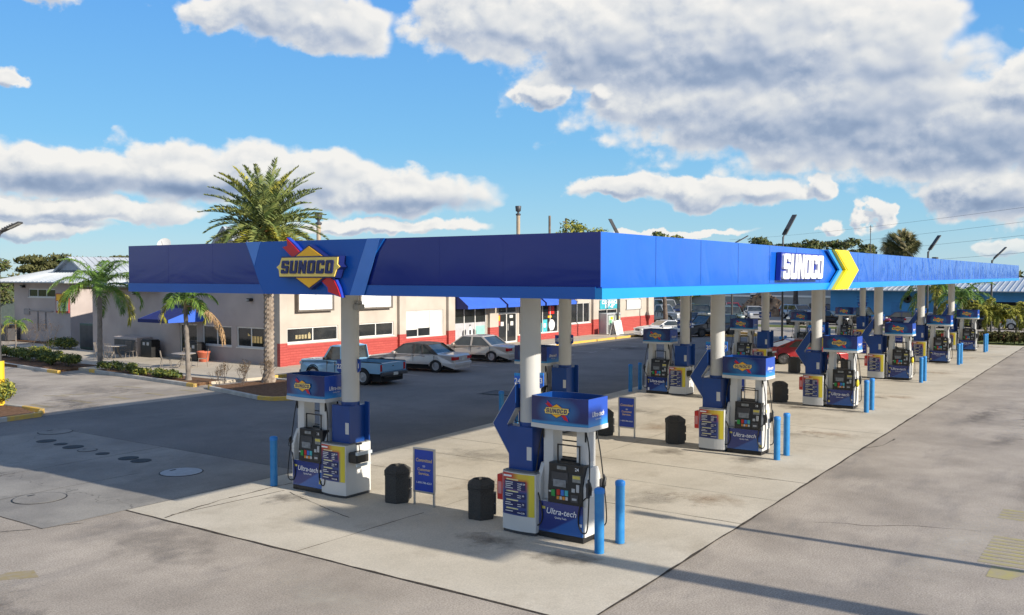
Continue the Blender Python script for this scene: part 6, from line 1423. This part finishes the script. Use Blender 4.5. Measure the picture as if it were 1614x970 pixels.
for k, (x, y) in enumerate(((91.5,6),(91.5,1),(91.8,-4))):
    t = thing('tool_shelf', ['cluttered shelf in the bay, left','cluttered shelf in the middle of the bay','cluttered shelf in the bay, right'][k], 'shelf', (x,y,0), 0, 'shelves in the open bay'); a = MB()
    for z in (.3,1.0,1.7): a.box((-.3,-1.6,z),(.3,1.6,z+.05))
    a.box((-.3,-1.6,0),(-.25,-1.55,2)); a.box((-.3,1.55,0),(-.25,1.6,2)); a.build('rack', m_lgrey, t); a = MB(); r2 = random.Random(k)
    for i in range(14): yy = r2.uniform(-1.5,1.3); z = (.35,1.05,1.75)[i % 3]; a.box((-.25,yy,z),(.1,yy+.25,z+r2.uniform(.15,.45)),i % 3)
    a.build('stock', [m_red, m_lgrey, m_bwall], t)
b = thing('grey_building', 'plain grey warehouse with pale stripe beyond the parked cars', 'building', (0,0,0))
a = MB(); a.box((108,20,0),(124,62,5.0)); a.build('wall', mat('warehouse_grey', (.30,.31,.33), .8, scale=.4, wpos=True), b); a = MB(); a.box((107.9,20,2.1),(107.998,62,2.35)); a.box((107.9,37.5,0),(107.999,38.3,5.0)); a.build('stripe', m_wtext, b); a = MB(); a.box((107.6,19.7,5.0),(124.3,62.3,5.2)); a.build('roof', m_lgrey, b)
for i, y in enumerate((24,30,34)): a = MB(); a.box((107.92,y,.1),(107.998,y+2.4,2.0)); a.build('shutter', m_lgrey, b)
t = thing('debris_heap', 'brown heap of uprooted stumps and timber behind the silver hatchback', 'debris heap', (99.5,33.4,0)); r2 = random.Random(4); a = MB(); v = []; nu = 26; prof_ = [(3.3,-.05),(2.9,.5),(2.3,1.1),(1.6,1.8),(.9,2.35),(.1,2.6)]
for r_, z_ in prof_: v += [(r_*.75*math.cos(2*math.pi*k/nu)*r2.uniform(.8,1.15), r_*1.15*math.sin(2*math.pi*k/nu)*r2.uniform(.85,1.15), z_+r2.uniform(-.22,.22)) for k in range(nu)]
a.add(v, [(j*nu+k, j*nu+(k+1)%nu, (j+1)*nu+(k+1)%nu, (j+1)*nu+k) for j in range(5) for k in range(nu)] + [tuple(range(5*nu,6*nu))])
a.build('mound', [mat('clay_brown', (.20,.11,.06), .95, scale=2.2, c2=(.42,.28,.17), wpos=True, bump=1, detail=9)], t)
a = MB()
for i in range(170): q = r2.uniform(0,6.28); rr = r2.uniform(0,2.9); p = Vector((math.cos(q)*rr*.7, math.sin(q)*rr, 2.75*(1-rr/3.6))); d = Vector((r2.gauss(0,1),r2.gauss(0,1),r2.gauss(0,.6))).normalized(); a.tube([p-d*.7,p+d*r2.uniform(.4,1.1)], [.07,.03], 5)
a.build('branches', m_bark, t)
t = thing('road_sign', 'diamond road sign seen from its pale back, between the columns', 'road sign', (64.0,27.9,0), R(60)); a = MB(); a.box((-.04,-.04,0),(.04,.04,3.2)); a.build('post', m_lgrey, t)
a = MB(); a.prism([(0,2.25),(.42,2.75),(0,3.25),(-.42,2.75)], 'x', -.055, -.041); a.build('plate', m_white, t)
b = thing('cream_shed', 'cream building slice at the left edge beyond the annex', 'shed', (0,0,0)); a = MB(); a.box((34,76,0),(46,92,2.6)); a.build('wall', mat('cream_wall', (.55,.50,.38), .8), b); a = MB(); a.box((33.8,75.8,2.6),(46.2,92.2,2.75)); a.build('roof', m_lgrey, b)
